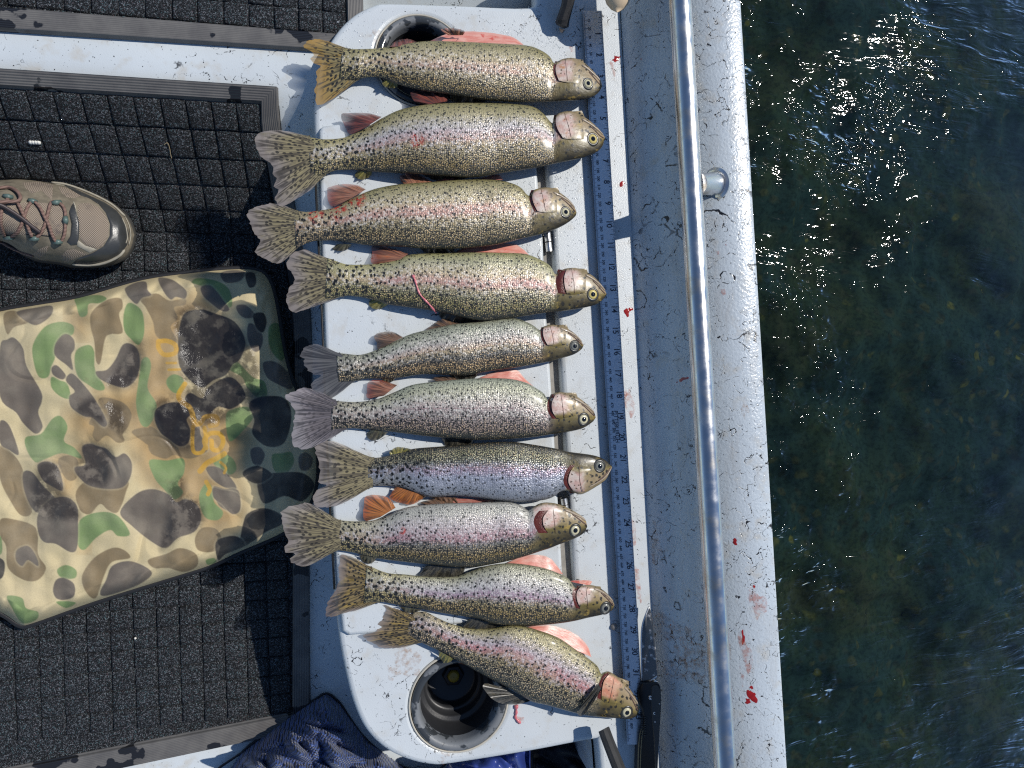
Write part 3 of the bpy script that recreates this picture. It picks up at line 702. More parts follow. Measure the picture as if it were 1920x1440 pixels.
def build_cushion():
    NX, NY = 500, 560
    x0, x1, y0, y1 = -78.0, 602.0, 494.0, 1182.0
    gx = np.linspace(x0, x1, NX); gy = np.linspace(y0, y1, NY)
    PX, PY = np.meshgrid(gx, gy, indexing='ij')
    def mask(poly, soft, smooth=True):
        pl = np.array(crom(poly, 5, True) if smooth else poly)
        ins = np.zeros(PX.shape, bool); dist = np.full(PX.shape, 1e9)
        bx0, by0 = pl.min(0) - 14; bx1, by1 = pl.max(0) + 14
        i0, i1 = np.searchsorted(gx, [bx0, bx1]); j0, j1 = np.searchsorted(gy, [by0, by1])
        if i1 <= i0 or j1 <= j0: return np.zeros(PX.shape)
        X = PX[i0:i1, j0:j1]; Y = PY[i0:i1, j0:j1]; I = np.zeros(X.shape, bool); D = np.full(X.shape, 1e9)
        n = len(pl)
        for k in range(n):
            ax, ay = pl[k]; bx, by = pl[(k + 1) % n]
            if ay != by:
                cnd = ((ay > Y) != (by > Y)) & (X < (bx - ax) * (Y - ay) / (by - ay) + ax); I ^= cnd
            dx, dy = bx - ax, by - ay; L = dx * dx + dy * dy + 1e-9
            t = np.clip(((X - ax) * dx + (Y - ay) * dy) / L, 0, 1); D = np.minimum(D, np.hypot(X - ax - t * dx, Y - ay - t * dy))
        s = np.where(I, D, -D); out = np.zeros(PX.shape); out[i0:i1, j0:j1] = np.clip(s / soft * .5 + .5, 0, 1)
        return out
    sdf_in = mask(CUSH, 30.0)                              # 0.5 on the seam
    def pal(c): return np.array(c)
    base = np.zeros(PX.shape + (3,)); base[:] = pal((.61, .505, .29))
    def over(col, m): base[:] = base * (1 - m[..., None]) + pal(col) * m[..., None]
    st = np.zeros(PX.shape)
    for pl in CAMO['stain']: st = np.maximum(st, mask(pl, 26))
    over((.45, .25, .07), st * .66)
    halo = np.zeros(PX.shape)
    for key, col in (('brown', (.25, .185, .10)), ('green', (.20, .285, .11)), ('gray', (.15, .125, .10)), ('dark', (.05, .044, .038))):
        for pl in CAMO[key]:
            mk = mask(pl, .9)
            if key in ('gray', 'dark'): over((.60, .52, .34), np.clip(mask(pl, 5.5) * 1.6 - .15, 0, 1) * (1 - mk) * .55)
            over(col, mk)
        if key == 'brown': over((.20, .14, .07), st * .25)
    # lettering
    yl = np.zeros(PX.shape)
    for pts, w in STROKES:
        c = crom([(x / 3.0, 480 + y / 3.0) for x, y in pts], 5)
        for (ax, ay), (bx, by) in zip(c[:-1], c[1:]):
            dx, dy = bx - ax, by - ay; L = dx * dx + dy * dy + 1e-9; t = np.clip(((PX - ax) * dx + (PY - ay) * dy) / L, 0, 1)
            yl = np.maximum(yl, np.clip((w / 6.0 - np.hypot(PX - ax - t * dx, PY - ay - t * dy)) / 1.5 + .5, 0, 1))
    over((.62, .34, .02), yl * .8)
    wet = np.zeros(PX.shape)
    for pl in CAMO['wet']: wet = np.maximum(wet, mask(pl, 8))
    # geometry: pillow with welted seam
    V = []; ok = []
    H0 = Z_LO + .006
    for i in range(NX):
        for j in range(NY):
            px, py = PX[i, j], PY[i, j]; s = (sdf_in[i, j] - .5) * 2   # -1..1, 0 on the seam
            e = min(1, max(0, s * 1.05))
            h = H0 + .014 + .030 * (1 - (1 - e) ** 3)
            if e > 0:
                n = mnoise.noise((px * .012, py * .012, 1)) * .007 + mnoise.noise((px * .035, py * .028, 5)) * .0032 - .0022 * max(0, mnoise.noise((px * .01, py * .01, 40)) * 2.2) * max(0, 1 - abs(mnoise.noise((px * .011 + py * .004, py * .013 - px * .003, 21))) * 9)
                ed = (1 - e) * e * 4
                n += ed * .004 * math.sin((px * .8 + py * .5) * .16 + 3 * mnoise.noise((px * .02, py * .02, 9)))
                h += n * e
            V.append(W(px, py, h)); ok.append(s > .0)
    f = [q for q in grid_faces(NX, NY) if ok[q[0]] and ok[q[1]] and ok[q[2]] and ok[q[3]]]
    b = NB('camouflage_cloth'); p = b.pos(); a = b.attr('print'); w = b.attr('wet').outputs['Fac']
    q = b.sep(p)
    weave = b.add(b.math('SINE', b.mul(b.add(q[0], q[1]), 5200)), b.math('SINE', b.mul(b.sub(q[0], q[1]), 5200)))
    fade = b.noise(p, 22, 5, .65)
    c = b.mix(b.mul(b.step(fade, .35, .75), .22), a.outputs['Color'], (.50, .45, .34)); c = b.mix(b.mul(b.step(b.noise(p, 900, 3, .7), .35, .7), .28), c, b.mix(.5, c, (.03, .025, .02)))
    c = b.mix(b.mul(b.step(b.noise(p, 50, 5, .7), .55, .8), .3), c, (.16, .11, .06))
    wn2 = b.mul(w, b.step(b.noise(p, 60, 4, .6), .32, .52))
    c = b.mix(wn2, c, b.mix(.65, c, (.012, .010, .012)))
    nr = b.bump(weave, .12, .0006); nr = b.bump(b.noise(p, 190, 4, .6), b.sep(b.mix(wn2, .12, .5))[0], .002, nr)
    b.set(col=c, rough=b.step(wn2, 0, 1, .78, .2), spec=.45, normal=nr)
    t = empty('camouflage_cushion', W(280, 830, Z_LO)); tag(t, 'stained duck camouflage cushion with black piping, lying on the floor mat below the shoe', 'cushion')
    me = bpy.data.meshes.new('cover'); me.from_pydata([tuple(v) for v in V], [], f); me.update()
    at = me.attributes.new('print', 'FLOAT_COLOR', 'POINT'); at.data.foreach_set('color', np.concatenate([base.reshape(-1, 3), np.ones((NX * NY, 1))], 1).astype(np.float32).ravel())
    at = me.attributes.new('wet', 'FLOAT', 'POINT'); at.data.foreach_set('value', wet.ravel().astype(np.float32))
    bm = bmesh.new(); bm.from_mesh(me); bmesh.ops.delete(bm, geom=[v for v in bm.verts if not v.link_faces], context='VERTS'); bm.to_mesh(me); bm.free()
    o = link('cover', me, b.m, t)
    if sum(pl.normal.z for pl in me.polygons) < 0: me.flip_normals()
    pip = crom(CUSH, 4, True); P = [W(x, y, H0 + .015) for x, y in pip]; P.append(P[0])
    mb = MB(); mb.tube(P, .0036, 8, False); mb.build('piping', M['black_rubber'], t)
    V = []
    for p in P: V += [(p.x, p.y, H0 + .013), (p.x, p.y, Z_LO + .003)]
    pyobj('boxing', V, grid_faces(len(P), 2), plain('dark_cushion_side', (.06, .055, .04), .8), t)
    for ti in (((690, 462)), ((1250, 0))): pass
build_cushion()

# ------------------------------------------------------------------ hiking shoe
SH_T = [(-260, 395), (-240, 362), (-180, 350), (-100, 348), (0, 337), (42, 334), (97, 341), (125, 345), (167, 360), (208, 381), (236, 404), (248, 424), (252, 440)]
SH_B = [(-260, 395), (-240, 432), (-180, 450), (-100, 448), (0, 452), (42, 475), (72, 488), (111, 493), (139, 499), (194, 498), (229, 487), (243, 473), (250, 455), (252, 440)]
def build_shoe():
    xs = np.array([p[0] for p in SH_T]); yt = np.array([p[1] for p in SH_T]); xb = np.array([p[0] for p in SH_B]); yb = np.array([p[1] for p in SH_B])
    ct = np.array(crom(SH_T, 6)); cb = np.array(crom(SH_B, 6))
    def lim(px): return float(np.interp(px, ct[:, 0], ct[:, 1])), float(np.interp(px, cb[:, 0], cb[:, 1]))
    z0 = Z_LO + .030
    def top(px): return float(np.interp(px, [-260, -200, -120, -40, 0, 60, 120, 180, 225, 252], [.055, .075, .078, .074, .066, .054, .044, .036, .024, .004]))
    def sz(px, py):
        a, b_ = lim(px); h = (b_ - a) / 2 + 1e-6; t = max(-1, min(1, (py - (a + b_) / 2) / h))
        return z0 + top(px) * (1 - abs(t) ** 2.6) ** .62
    t = empty('hiking_shoe', W(60, 420, Z_LO)); tag(t, 'worn brown grey hiking shoe with dark rubber toe cap standing on the floor mat', 'shoe')
    b = NB('shoe_nubuck'); p = b.pos(); n = b.noise(p, 70, 6, .65)
    b.set(col=b.mix(b.step(n, .3, .72), (.125, .108, .078), (.25, .215, .155)), rough=.75, normal=b.bump(b.noise(p, 500, 4), .3, .001)); nub = b.m
    b = NB('shoe_mesh_fabric'); p = b.pos(); q = b.sep(p)
    wv = b.mul(b.math('SINE', b.mul(q[0], 3300)), b.math('SINE', b.mul(q[1], 2600)))
    c = b.mix(b.step(wv, -.6, .8), (.17, .13, .10), (.42, .35, .27)); c = b.mix(b.step(b.noise(p, 60, 4, .7), .5, .75), c, (.12, .10, .09))
    b.set(col=c, rough=.85, normal=b.bump(wv, .5, .0012)); fab = b.m
    toe = plain('shoe_toe_rubber', (.045, .047, .047), .32, var=.35, scale=90, bumps=.12)
    lite = plain('shoe_scuffed_trim', (.36, .33, .26), .7, var=.3, scale=200)
    b = NB('shoe_lace_cord'); p = b.pos(); st = b.math('SINE', b.mul(b.sep(p)[1], 4200))
    b.set(col=b.mix(b.step(st, -.3, .6), (.10, .055, .045), (.30, .19, .15)), rough=.8); lace = b.m
    loopm = plain('shoe_lace_loop', (.10, .15, .135), .4)
    # upper as one dome
    V = []; N = 60; Kk = 44
    px_s = [-259.5 + 511.3 * (1 - (1 - i / (N - 1)) ** 1.25) for i in range(N)]
    for px in px_s:
        a, b_ = lim(px)
        for k in range(Kk):
            s = -math.cos(math.pi * k / (Kk - 1)); py = (a + b_) / 2 + s * (b_ - a) / 2 * .985
            V.append(W(px, py, sz(px, py)))
    o = pyobj('upper', V, grid_faces(N, Kk), nub, t)
    if sum(pl.normal.z for pl in o.data.polygons) < 0: o.data.flip_normals()
    # sole
    out = [p for p in crom(SH_T, 5)] + [p for p in reversed(crom(SH_B, 5)[:-1])]
    cx, cy = 0, 420
    ring = lambda z, g: [W(x, y, z) + (W(x, y, z) - W(max(-150, min(120, x)), cy, z)).normalized() * g for x, y in out]
    V = []; zs = [(z0 + .004, -.001), (z0 + .0015, .0016), (z0 - .004, .0022), (z0 - .012, .0004), (z0 - .026, .001)]
    for z, g in zs: V += [tuple(p) for p in ring(z, g)]
    pyobj('sole', V, grid_faces(len(zs), len(out), True), plain('shoe_sole_rubber', (.05, .048, .043), .6, var=.4, scale=120), t)
    # welt: pale dusty line round the toe
    wl = [p for p in crom([(97, 342), (125, 346), (167, 361), (208, 382), (234, 405)], 5)]; mb = MB(); mb.tube([W(x, y, sz(x, y + 2) + .0005) for x, y in wl], .0013, 8); mb.build('welt', lite, t)
    wl = [p for p in crom([(136, 498), (170, 499), (196, 495), (222, 483), (234, 470)], 5)]; mb = MB(); mb.tube([W(x, y - 2, sz(x, y - 3) + .0008) for x, y in wl], [.0008] + [.0016] * (len(wl) - 2) + [.0006], 8); mb.build('welt', lite, t)
    s7 = lambda pts: [(x / 7.2, 320 + y / 7.2) for x, y in pts]
    tc = s7([(830,170),(1000,235),(1200,330),(1420,430),(1580,540),(1690,700),(1740,850),(1720,1000),(1640,1110),(1480,1200),(1200,1260),(960,1270),(1060,1180),(1250,1110),(1400,1020),(1480,880),(1485,720),(1430,570),(1330,450),(1200,370),(1080,330),(950,250)])
    patch('toe_cap', tc, sz, toe, t, .0016, 4)
    for pts in ([(1650,640),(1700,760),(1720,900),(1700,980)], [(1690,620),(1745,740),(1765,880),(1740,1000)]):
        q = s7(pts); mb = MB(); mb.tube([W(x, y, sz(x, y) + .0016) for x, y in crom(q, 4)], .0006, 6); mb.build('toe_ridge', lite, t)
    patch('vamp_panel', s7([(1050,560),(1060,450),(1180,430),(1320,480),(1420,590),(1470,720),(1460,880),(1390,1010),(1310,1060),(1150,1000),(1080,920),(1060,720)]), sz, fab, t, .0007, 4)
    patch('side_panel', s7([(300,160),(500,150),(720,190),(700,400),(560,270),(430,310),(340,230)]), sz, fab, t, .0006, 3)
    patch('side_panel', s7([(790,210),(900,230),(1100,340),(1000,370),(900,360),(820,290)]), sz, fab, t, .0006, 3)
    patch('side_panel', s7([(830,1150),(900,1070),(1010,1060),(1180,1130),(1060,1160),(960,1220),(870,1240)]), sz, fab, t, .0006, 3)
    patch('side_panel', s7([(430,1130),(520,1060),(660,1010),(640,1090),(540,1190)]), sz, fab, t, .0006, 3)
    patch('tongue', s7([(-300,470),(0,450),(240,440),(420,420),(640,440),(850,480),(920,640),(900,820),(740,890),(420,870),(0,860),(-300,850)]), sz, fab, t, .0006, 4)
    patch('eyestay', s7([(930,560),(960,480),(1000,420),(1040,560),(1070,720),(1065,900),(1050,1000),(960,1010),(900,960),(950,880),(965,720)]), sz, toe, t, .0014, 4)
    patch('scuffed_overlay', s7([(1035,960),(1060,940),(1150,1010),(1310,1060),(1210,1110),(1120,1060),(1040,1020)]), sz, lite, t, .0012, 3)
    patch('scuffed_overlay', s7([(985,420),(1000,415),(1025,480),(1035,560),(1060,650),(1045,640),(1015,520)]), sz, lite, t, .0017, 3)
    patch('scuffed_overlay', s7([(725,165),(800,165),(880,205),(760,190)]), sz, lite, t, .0012, 2)
    # laces
    def cord(pts, h=.0022, r=.0017, name='lace'):
        q = crom(s7(pts), 5); mb = MB(); n = len(q)
        mb.tube([W(x, y, sz(x, y) + h) for x, y in q], r, 8); return mb.build(name, lace, t)
    cord([(790,425),(850,480),(880,560),(880,660),(880,760),(870,860),(830,950),(780,980)])
    cord([(760,420),(690,430),(650,560),(610,720),(560,830),(500,900),(460,920)])
    cord([(470,420),(540,500),(600,620),(660,740),(700,860),(750,960)], .0036)
    cord([(430,410),(370,500),(330,610),(290,730),(230,840),(150,900)], .0022)
    cord([(240,440),(290,540),(350,680),(390,800),(430,890)], .0036)
    cord([(120,360),(40,480),(10,640),(20,770),(60,870),(110,900)], .0022)
    # bow loop and free ends
    q = crom(s7([(-200,240),(0,230),(130,225),(230,280),(275,360),(240,410),(100,420),(-200,430)]), 6); mb = MB(); mb.tube([W(x, y, sz(x, y) + .0065) for x, y in q], .0019, 8); mb.build('lace', lace, t)
    q = crom(s7([(-200,420),(0,460),(130,530),(280,630),(430,750),(545,835)]), 6); mb = MB(); mb.tube([W(x, y, sz(x, y) + .009 - .006 * (i / len(q))) for i, (x, y) in enumerate(q)], .0021, 8); mb.build('lace', plain('dark_lace_end', (.05, .035, .035), .5), t)
    q = crom(s7([(-100,890),(30,970),(150,1040),(300,1105),(440,1150)]), 6); mb = MB(); mb.tube([W(x, y, sz(x, y) + .002) for x, y in q], .0018, 8); mb.build('lace', lace, t)
    for (x, y, dx, dy) in ((760, 430, 60, -10), (440, 410, 55, 10), (110, 350, 60, 10), (885, 670, 0, 48), (780, 965, 55, -6), (465, 920, 55, -6), (120, 905, 55, -4)):
        (ax, ay), (bx, by) = s7([(x - dx, y - dy), (x + dx, y + dy)]); mb = MB(); mb.tube([W(ax, ay, sz(ax, ay) + .0015), W((ax + bx) / 2, (ay + by) / 2, sz((ax + bx) / 2, (ay + by) / 2) + .0035), W(bx, by, sz(bx, by) + .0015)], [.0023, .0031, .0023], 10); mb.build('lace_loop', loopm, t)
    mb = MB(); q = s7([(0,860),(200,860),(400,862),(560,870),(740,890)]); mb.tube([W(x, y, sz(x, y) + .0006) for x, y in q], .0006, 6); mb.build('stitching', M['black_rubber'], t)
build_shoe()

# ------------------------------------------------------------------ trout
def fish_material(k, P):
    b = NB('trout_skin')
    fm = b.attr('fm').outputs['Vector']; fn = b.sep(b.attr('fn').outputs['Vector']); u, v, hd = fn[0], fn[1], fn[2]
    fx = b.sep(fm)
    wob = b.noise(fm, 55, 4, .6); wob2 = b.noise(fm, 120, 4, .6)
    vv = b.add(v, b.mul(b.sub(wob, .5), .16))
    L = lambda c: tuple(c)
    c = b.ramp(vv, [(.0, P['belly']), (.16, P['upper']), (.36, P['mid']), (.52, P['mid2']), (.68, P['low']), (.84, P['gold']), (.95, (.07, .068, .04)), (1.0, (.018, .018, .014))])
    # pink band along the side
    d = b.math('ABSOLUTE', b.sub(b.add(v, b.mul(b.sub(wob2, .5), .10)), P['pv']))
    band = b.mul(b.step(d, .02, P['pw'], 1, 0), b.step(b.noise(fm, 26, 3, .6), .25, .62))
    c = b.mix(b.mul(band, b.mul(b.sub(1.0, hd), P['pink'] * .8)), c, P['pinkc'])
    lat = b.mul(b.step(b.math('ABSOLUTE', b.sub(v, P['pv'] + .035)), .002, .011, 1, 0), b.mul(b.sub(1.0, hd), .4))
    c = b.mix(lat, c, (.36, .15, .17))
    flush = b.mul(b.step(b.noise(b.vmath('ADD', fm, (.3, .1, 0)), 34, 4, .7), .64, .76), P['flush'])
    c = b.mix(flush, c, (.52, .16, .10))
    # tail end olive
    c = b.mix(b.mul(b.step(u, .06, .26, 1, 0), .6), c, P['tail'])
    # scales
    sv = b.vor(b.vmath('MULTIPLY', fm, (1.0, 1.25, 0.0)), 470, rand=.7, dim='2D'); sd = sv.outputs['Distance']; sc = b.sep(sv.outputs['Color'])
    body = b.sub(1.0, hd)
    dk = b.mul(b.step(vv, .38, .80), b.step(sd, .26, .48))
    c = b.mix(b.mul(b.mul(dk, body), .93), c, (.014, .014, .012))
    c = b.mix(b.mul(b.mul(b.step(sd, .3, .7), body), .26), c, (.07, .07, .065))
    gl = b.mul(b.mul(b.mul(b.step(sc[0], .62, .85), b.step(sd, .36, .16)), b.step(v, .46, .7)), b.mul(body, P['goldk']))
    c = b.mix(gl, c, b.mix(sc[1], (.80, .52, .24), (.74, .62, .38)))  # random gold scale centres: glints put into the skin colour
    sil = b.mul(b.mul(b.step(sc[2], .50, .9), b.mul(b.step(v, .1, .3), b.step(v, .75, .55))), b.mul(body, .55))
    c = b.mix(sil, c, P['silver'])
    # spots
    dv = b.vmath('ADD', fm, b.vmath('MULTIPLY', b.vmath('SUBTRACT', b.noise(fm, 330, 3, .7, col=True), (.5, .5, .5)), (.0052, .0052, 0)))
    sp = b.vor(b.vmath('MULTIPLY', dv, (1, 1, 0)), P['spots'] * 1.4, rand=.9, dim='2D'); sr = b.sep(sp.outputs['Color'])
    dens = b.math('ADD', b.mul(b.step(v, .30, .62), P['dlow']), b.mul(b.step(u, .18, .5, 1, 0), .8)); dens = b.math('ADD', dens, P['dall'], clamp=True)
    size = b.add(.178, b.mul(b.step(u, .10, .30, 1, 0), .09)); size = b.add(size, b.mul(b.step(v, .4, .7), .03))
    spot = b.mul(b.step(sp.outputs['Distance'], b.sub(size, .07), b.add(size, .05), 1, 0), b.step(sr[0], b.sub(1.0, dens), b.add(b.sub(1.0, dens), .02)))
    fine = b.vor(b.vmath('MULTIPLY', dv, (1, 1, 0)), P['spots'] * 2.1, rand=1.0, dim='2D'); fr_ = b.sep(fine.outputs['Color'])
    spot2 = b.mul(b.step(fine.outputs['Distance'], .16, .3, 1, 0), b.step(fr_[1], .50, .54))
    c2 = c
    c = b.mix(b.mul(b.mx(spot, b.mul(spot2, .8)), body), c, (.016, .017, .016))
    # head colour
    hc = b.ramp(b.add(v, b.mul(b.sub(wob2, .5), .25)), [(.0, (.27, .21, .12)), (.2, (.33, .25, .15)), (.42, (.28, .21, .10)), (.60, (.17, .13, .035)), (.78, (.065, .05, .018)), (1, (.018, .015, .010))])
    hc = b.mix(b.mul(b.step(wob, .45, .7), .45), hc, (.15, .125, .055)); hc = b.mix(b.mul(b.step(b.noise(b.vmath('ADD', fm, (2, 1, 0)), 75, 4, .65), .56, .68), .6), hc, (.42, .29, .06))
    hs = b.mul(b.step(sp.outputs['Distance'], .18, .29, 1, 0), b.mul(b.step(sr[0], .1, .15), b.sub(1.0, b.attr('ck').outputs['Fac'])))
    hc = b.mix(hs, hc, (.02, .018, .012))
    ck = b.attr('ck').outputs['Fac']; cn = b.noise(fm, 130, 4, .6)
    cc_ = b.mix(b.step(cn, .36, .66), P['ck1'], P['ck2']); cc_ = b.mix(b.step(b.noise(b.vmath('ADD', fm, (1, 1, 0)), 90, 4, .65), .55, .72), cc_, (.50, .24, .12))
    cc_ = b.mix(b.mul(b.step(fine.outputs['Distance'], .14, .24, 1, 0), b.step(fr_[1], .6, .64)), cc_, (.10, .06, .05))
    ck = b.mul(b.step(ck, .02, .15), b.step(b.add(ck, b.mul(b.sub(b.noise(fm, 150, 5, .7), .5), 1.1)), .15, .95))
    hc = b.mix(b.mul(ck, .86), hc, cc_)
    c = b.mix(hd, c, hc)
    # smears of blood
    if P.get('blood'):
        for (bx, by, br) in P['blood']:
            dd = b.nd('ShaderNodeVectorMath', operation='DISTANCE'); b.put(dd.inputs[0], b.comb(fx[0], fx[1], 0)); dd.inputs[1].default_value = (bx, by, 0)
            mk = b.mul(b.step(dd.outputs['Value'], br * .3, br, 1, 0), b.step(b.noise(fm, 150, 4, .7), .46, .6))
            c = b.mix(mk, c, (.45, .03, .015))
    hgt = b.add(b.mul(b.sub(1.0, sd), b.mul(body, .8)), b.mul(b.noise(fm, 260, 3, .6), .7))
    nr = b.bump(hgt, .48, .0011); nr = b.bump(b.noise(fm, 28, 3, .5), .25, .004, nr)
    met = b.mul(b.mul(b.step(v, .98, .6), body), P['metal'])
    b.set(col=c, metal=met, rough=b.add(b.step(wob2, .3, .75, .30, .50), b.mul(hd, .04)), spec=.5, normal=nr, coat=.2, coatr=.2)
    return b.m

def fin_material(name, base, edge, ray, spots=0.0, accent=None, rays=46, sheer=.12):
    b = NB(name); a = b.sep(b.attr('fr').outputs['Vector']); r, k, sd = a[0], a[1], a[2]
    co = b.comb(b.mul(r, 2.2), b.mul(k, 9), sd); n = b.noise(co, 1.6, 4, .6)
    streak = b.noise(b.comb(b.mul(r, 1.6), b.mul(k, rays), sd), 1.0, 2, .5)
    c = b.mix(b.step(r, .5, 1.0), base, edge)
    c = b.mix(b.mul(b.step(n, .5, .72), .75), c, accent if accent else edge)
    c = b.mix(b.mul(b.step(streak, .47, .62), .8), c, ray)
    if spots:
        v = b.vor(b.comb(b.add(b.mul(r, 9), b.mul(sd, 1.0)), b.mul(k, 27), 0), 1.0, rand=.7, dim='2D'); rc = b.sep(v.outputs['Color'])
        c = b.mix(b.mul(b.mul(b.step(v.outputs['Distance'], .22, .36, 1, 0), b.step(rc[0], .12, .17)), b.mul(b.step(r, .94, .66), spots)), c, (.02, .018, .015))
    ln = b.math('ABSOLUTE', b.math('SINE', b.add(b.mul(k, 3.14159 * rays * .55), b.mul(n, .8))))
    c = b.mix(b.mul(b.mul(b.step(ln, .05, .5, 1, 0), b.step(r, .08, .25)), b.mul(b.step(r, .97, .75), .75)), c, ray)
    lp = b.mul(b.step(r, .90, .99), .45)
    c = b.mix(lp, c, edge)
    rib = b.math('SINE', b.add(b.mul(k, rays * 3.2), b.mul(n, 4)))
    b.set(col=c, rough=.34, spec=.55, normal=b.bump(b.add(b.mul(rib, .5), b.mul(streak, 2)), .25, .0004), coat=.15, coatr=.15, alpha=b.step(b.add(r, b.mul(n, .1)), .55, 1.12, 1.0, 1 - sheer * 3.4))
    return b.m
FM = {
 'tail_amber': fin_material('amber_tail_fin', (.25, .20, .09), (.48, .28, .05), (.05, .045, .03), 1, (.45, .26, .03)),
 'tail_olive': fin_material('olive_tail_fin', (.255, .215, .12), (.37, .32, .29), (.055, .045, .035), .85, (.33, .28, .15)),
 'tail_grey': fin_material('grey_tail_fin', (.15, .13, .13), (.40, .36, .37), (.055, .05, .055), .5, (.20, .18, .20), 60),
 'tail_slate': fin_material('slate_tail_fin', (.10, .10, .10), (.17, .165, .17), (.04, .04, .045), 0, (.12, .11, .11), 60),
 'tail_dark': fin_material('dark_amber_tail_fin', (.23, .17, .075), (.25, .18, .13), (.035, .028, .018), 1, (.48, .32, .05)),
 'anal': fin_material('red_fin', (.34, .16, .10), (.36, .09, .05), (.14, .06, .04), 0, (.42, .13, .06), 30, .15),
 'anal_dark': fin_material('maroon_fin', (.20, .06, .045), (.16, .06, .05), (.05, .03, .03), 0, (.36, .06, .04), 30),
 'anal_orange': fin_material('orange_fin', (.42, .15, .04), (.46, .12, .03), (.13, .06, .03), 0, (.50, .20, .05), 34, .1),
 'anal_brown': fin_material('brown_fin', (.20, .12, .08), (.16, .10, .06), (.06, .045, .035), 0, (.30, .15, .07), 30),
 'dorsal': fin_material('dark_dorsal_fin', (.07, .065, .05), (.10, .095, .08), (.02, .02, .018), 1, (.12, .10, .06), 26, .05),
 'adipose': fin_material('spotted_adipose_fin', (.30, .26, .06), (.18, .16, .06), (.18, .16, .06), 1, (.28, .25, .08), 6, .05),
 'adipose_dark': fin_material('dark_adipose_fin', (.12, .11, .06), (.09, .08, .05), (.07, .06, .04), 1, (.1, .09, .06), 6, .05),
}
b = NB('pink_flesh'); a = b.sep(b.attr('fr').outputs['Vector']); n = b.noise(b.comb(b.mul(a[0], 2.5), b.mul(a[1], 5), a[2]), 1.3, 4, .6)
c = b.mix(b.step(n, .35, .7), (.64, .22, .17), (.72, .40, .33)); c = b.mix(b.mul(b.step(b.noise(b.pos(), 60, 3, .6), .60, .68), .85), c, (.55, .07, .05))
c = b.mix(b.step(a[0], .75, 1.0), c, (.66, .36, .30))
M['flesh'] = b.set(col=c, rough=.36, sss=.0, coat=.15, coatr=.1, normal=b.bump(n, .4, .001))
M['gill'] = plain('raw_gill_red', (.115, .022, .014), .3, var=.75, scale=150, coat=.3, bumps=.5)
b = NB('cheek_plate'); p = b.pos(); n = b.noise(p, 110, 4, .6); i_ = b.attr('inner').outputs['Fac']
c = b.mix(b.step(n, .32, .68), (.62, .36, .36), (.66, .58, .55)); c = b.mix(b.step(b.noise(b.vmath('ADD', p, (1, 2, 0)), 75, 4, .65), .54, .72), c, (.46, .25, .13))
c = b.mix(b.mul(b.step(b.vor(p, 420).outputs['Distance'], .1, .22, 1, 0), .6), c, (.10, .06, .05))
M['cheek'] = b.set(col=c, metal=.18, rough=.3, coat=.5, coatr=.12, normal=b.bump(n, .25, .0015))
b = NB('cheek_plate_raw'); p = b.pos(); n = b.noise(p, 110, 4, .6)
c = b.mix(b.step(n, .32, .68), (.50, .14, .08), (.60, .34, .22)); M['cheek_raw'] = b.set(col=c, rough=.3, coat=.5, coatr=.12, normal=b.bump(n, .25, .0015))
M['iris'] = plain('golden_iris', (.62, .50, .17), .25, var=.35, scale=500, coat=.8); M['iris_pale'] = plain('pale_iris', (.60, .55, .36), .25, var=.3, scale=500, coat=.8)
M['iris_dark'] = plain('dark_iris', (.20, .20, .17), .2, var=.4, scale=500, coat=.8)
M['pupil'] = plain('black_pupil', (.004, .004, .005), .06, coat=1.0); M['eye_rim'] = plain('dark_eye_rim', (.035, .034, .028), .3, var=.3, coat=.5)
M['lip'] = plain('pale_jaw', (.34, .27, .19), .35, var=.35, scale=160, coat=.4)
M['seam'] = plain('dark_gill_seam', (.13, .075, .06), .5)

def fin(name, poly, z_in, z_out, mat, parent, seed, nr_=9, nk=34, jag=.6, rip=.0016):
    """poly (photo pixels): from one end of the root round the rim to the other end of the root"""
    P = resample(crom(poly, 5), nk); A = np.array(poly[0], float); B = np.array(poly[-1], float); V = []; FR = []; r = random.Random(seed)
    for k in range(nk):
        s = k / (nk - 1); base = A + (B - A) * s; out = P[k].copy(); d = out - base
        if 1 < k < nk - 2: out = out + d / (np.linalg.norm(d) + 1e-6) * r.uniform(-jag, jag)
        for j in range(nr_):
            t = j / (nr_ - 1); q = base + (out - base) * t
            z = z_in + (z_out - z_in) * t + rip * t * math.sin(k * 1.15 + seed) + rip * 1.2 * t * math.sin(k * .37 + seed * 2)
            V.append(W(q[0], q[1], z)); FR.append((t, s, seed * 3.7))
    o = pyobj(name, V, grid_faces(nk, nr_), mat, parent, True, {'fr': FR})
    if sum(pl.normal.z for pl in o.data.polygons) < 0: o.data.flip_normals()
    return o

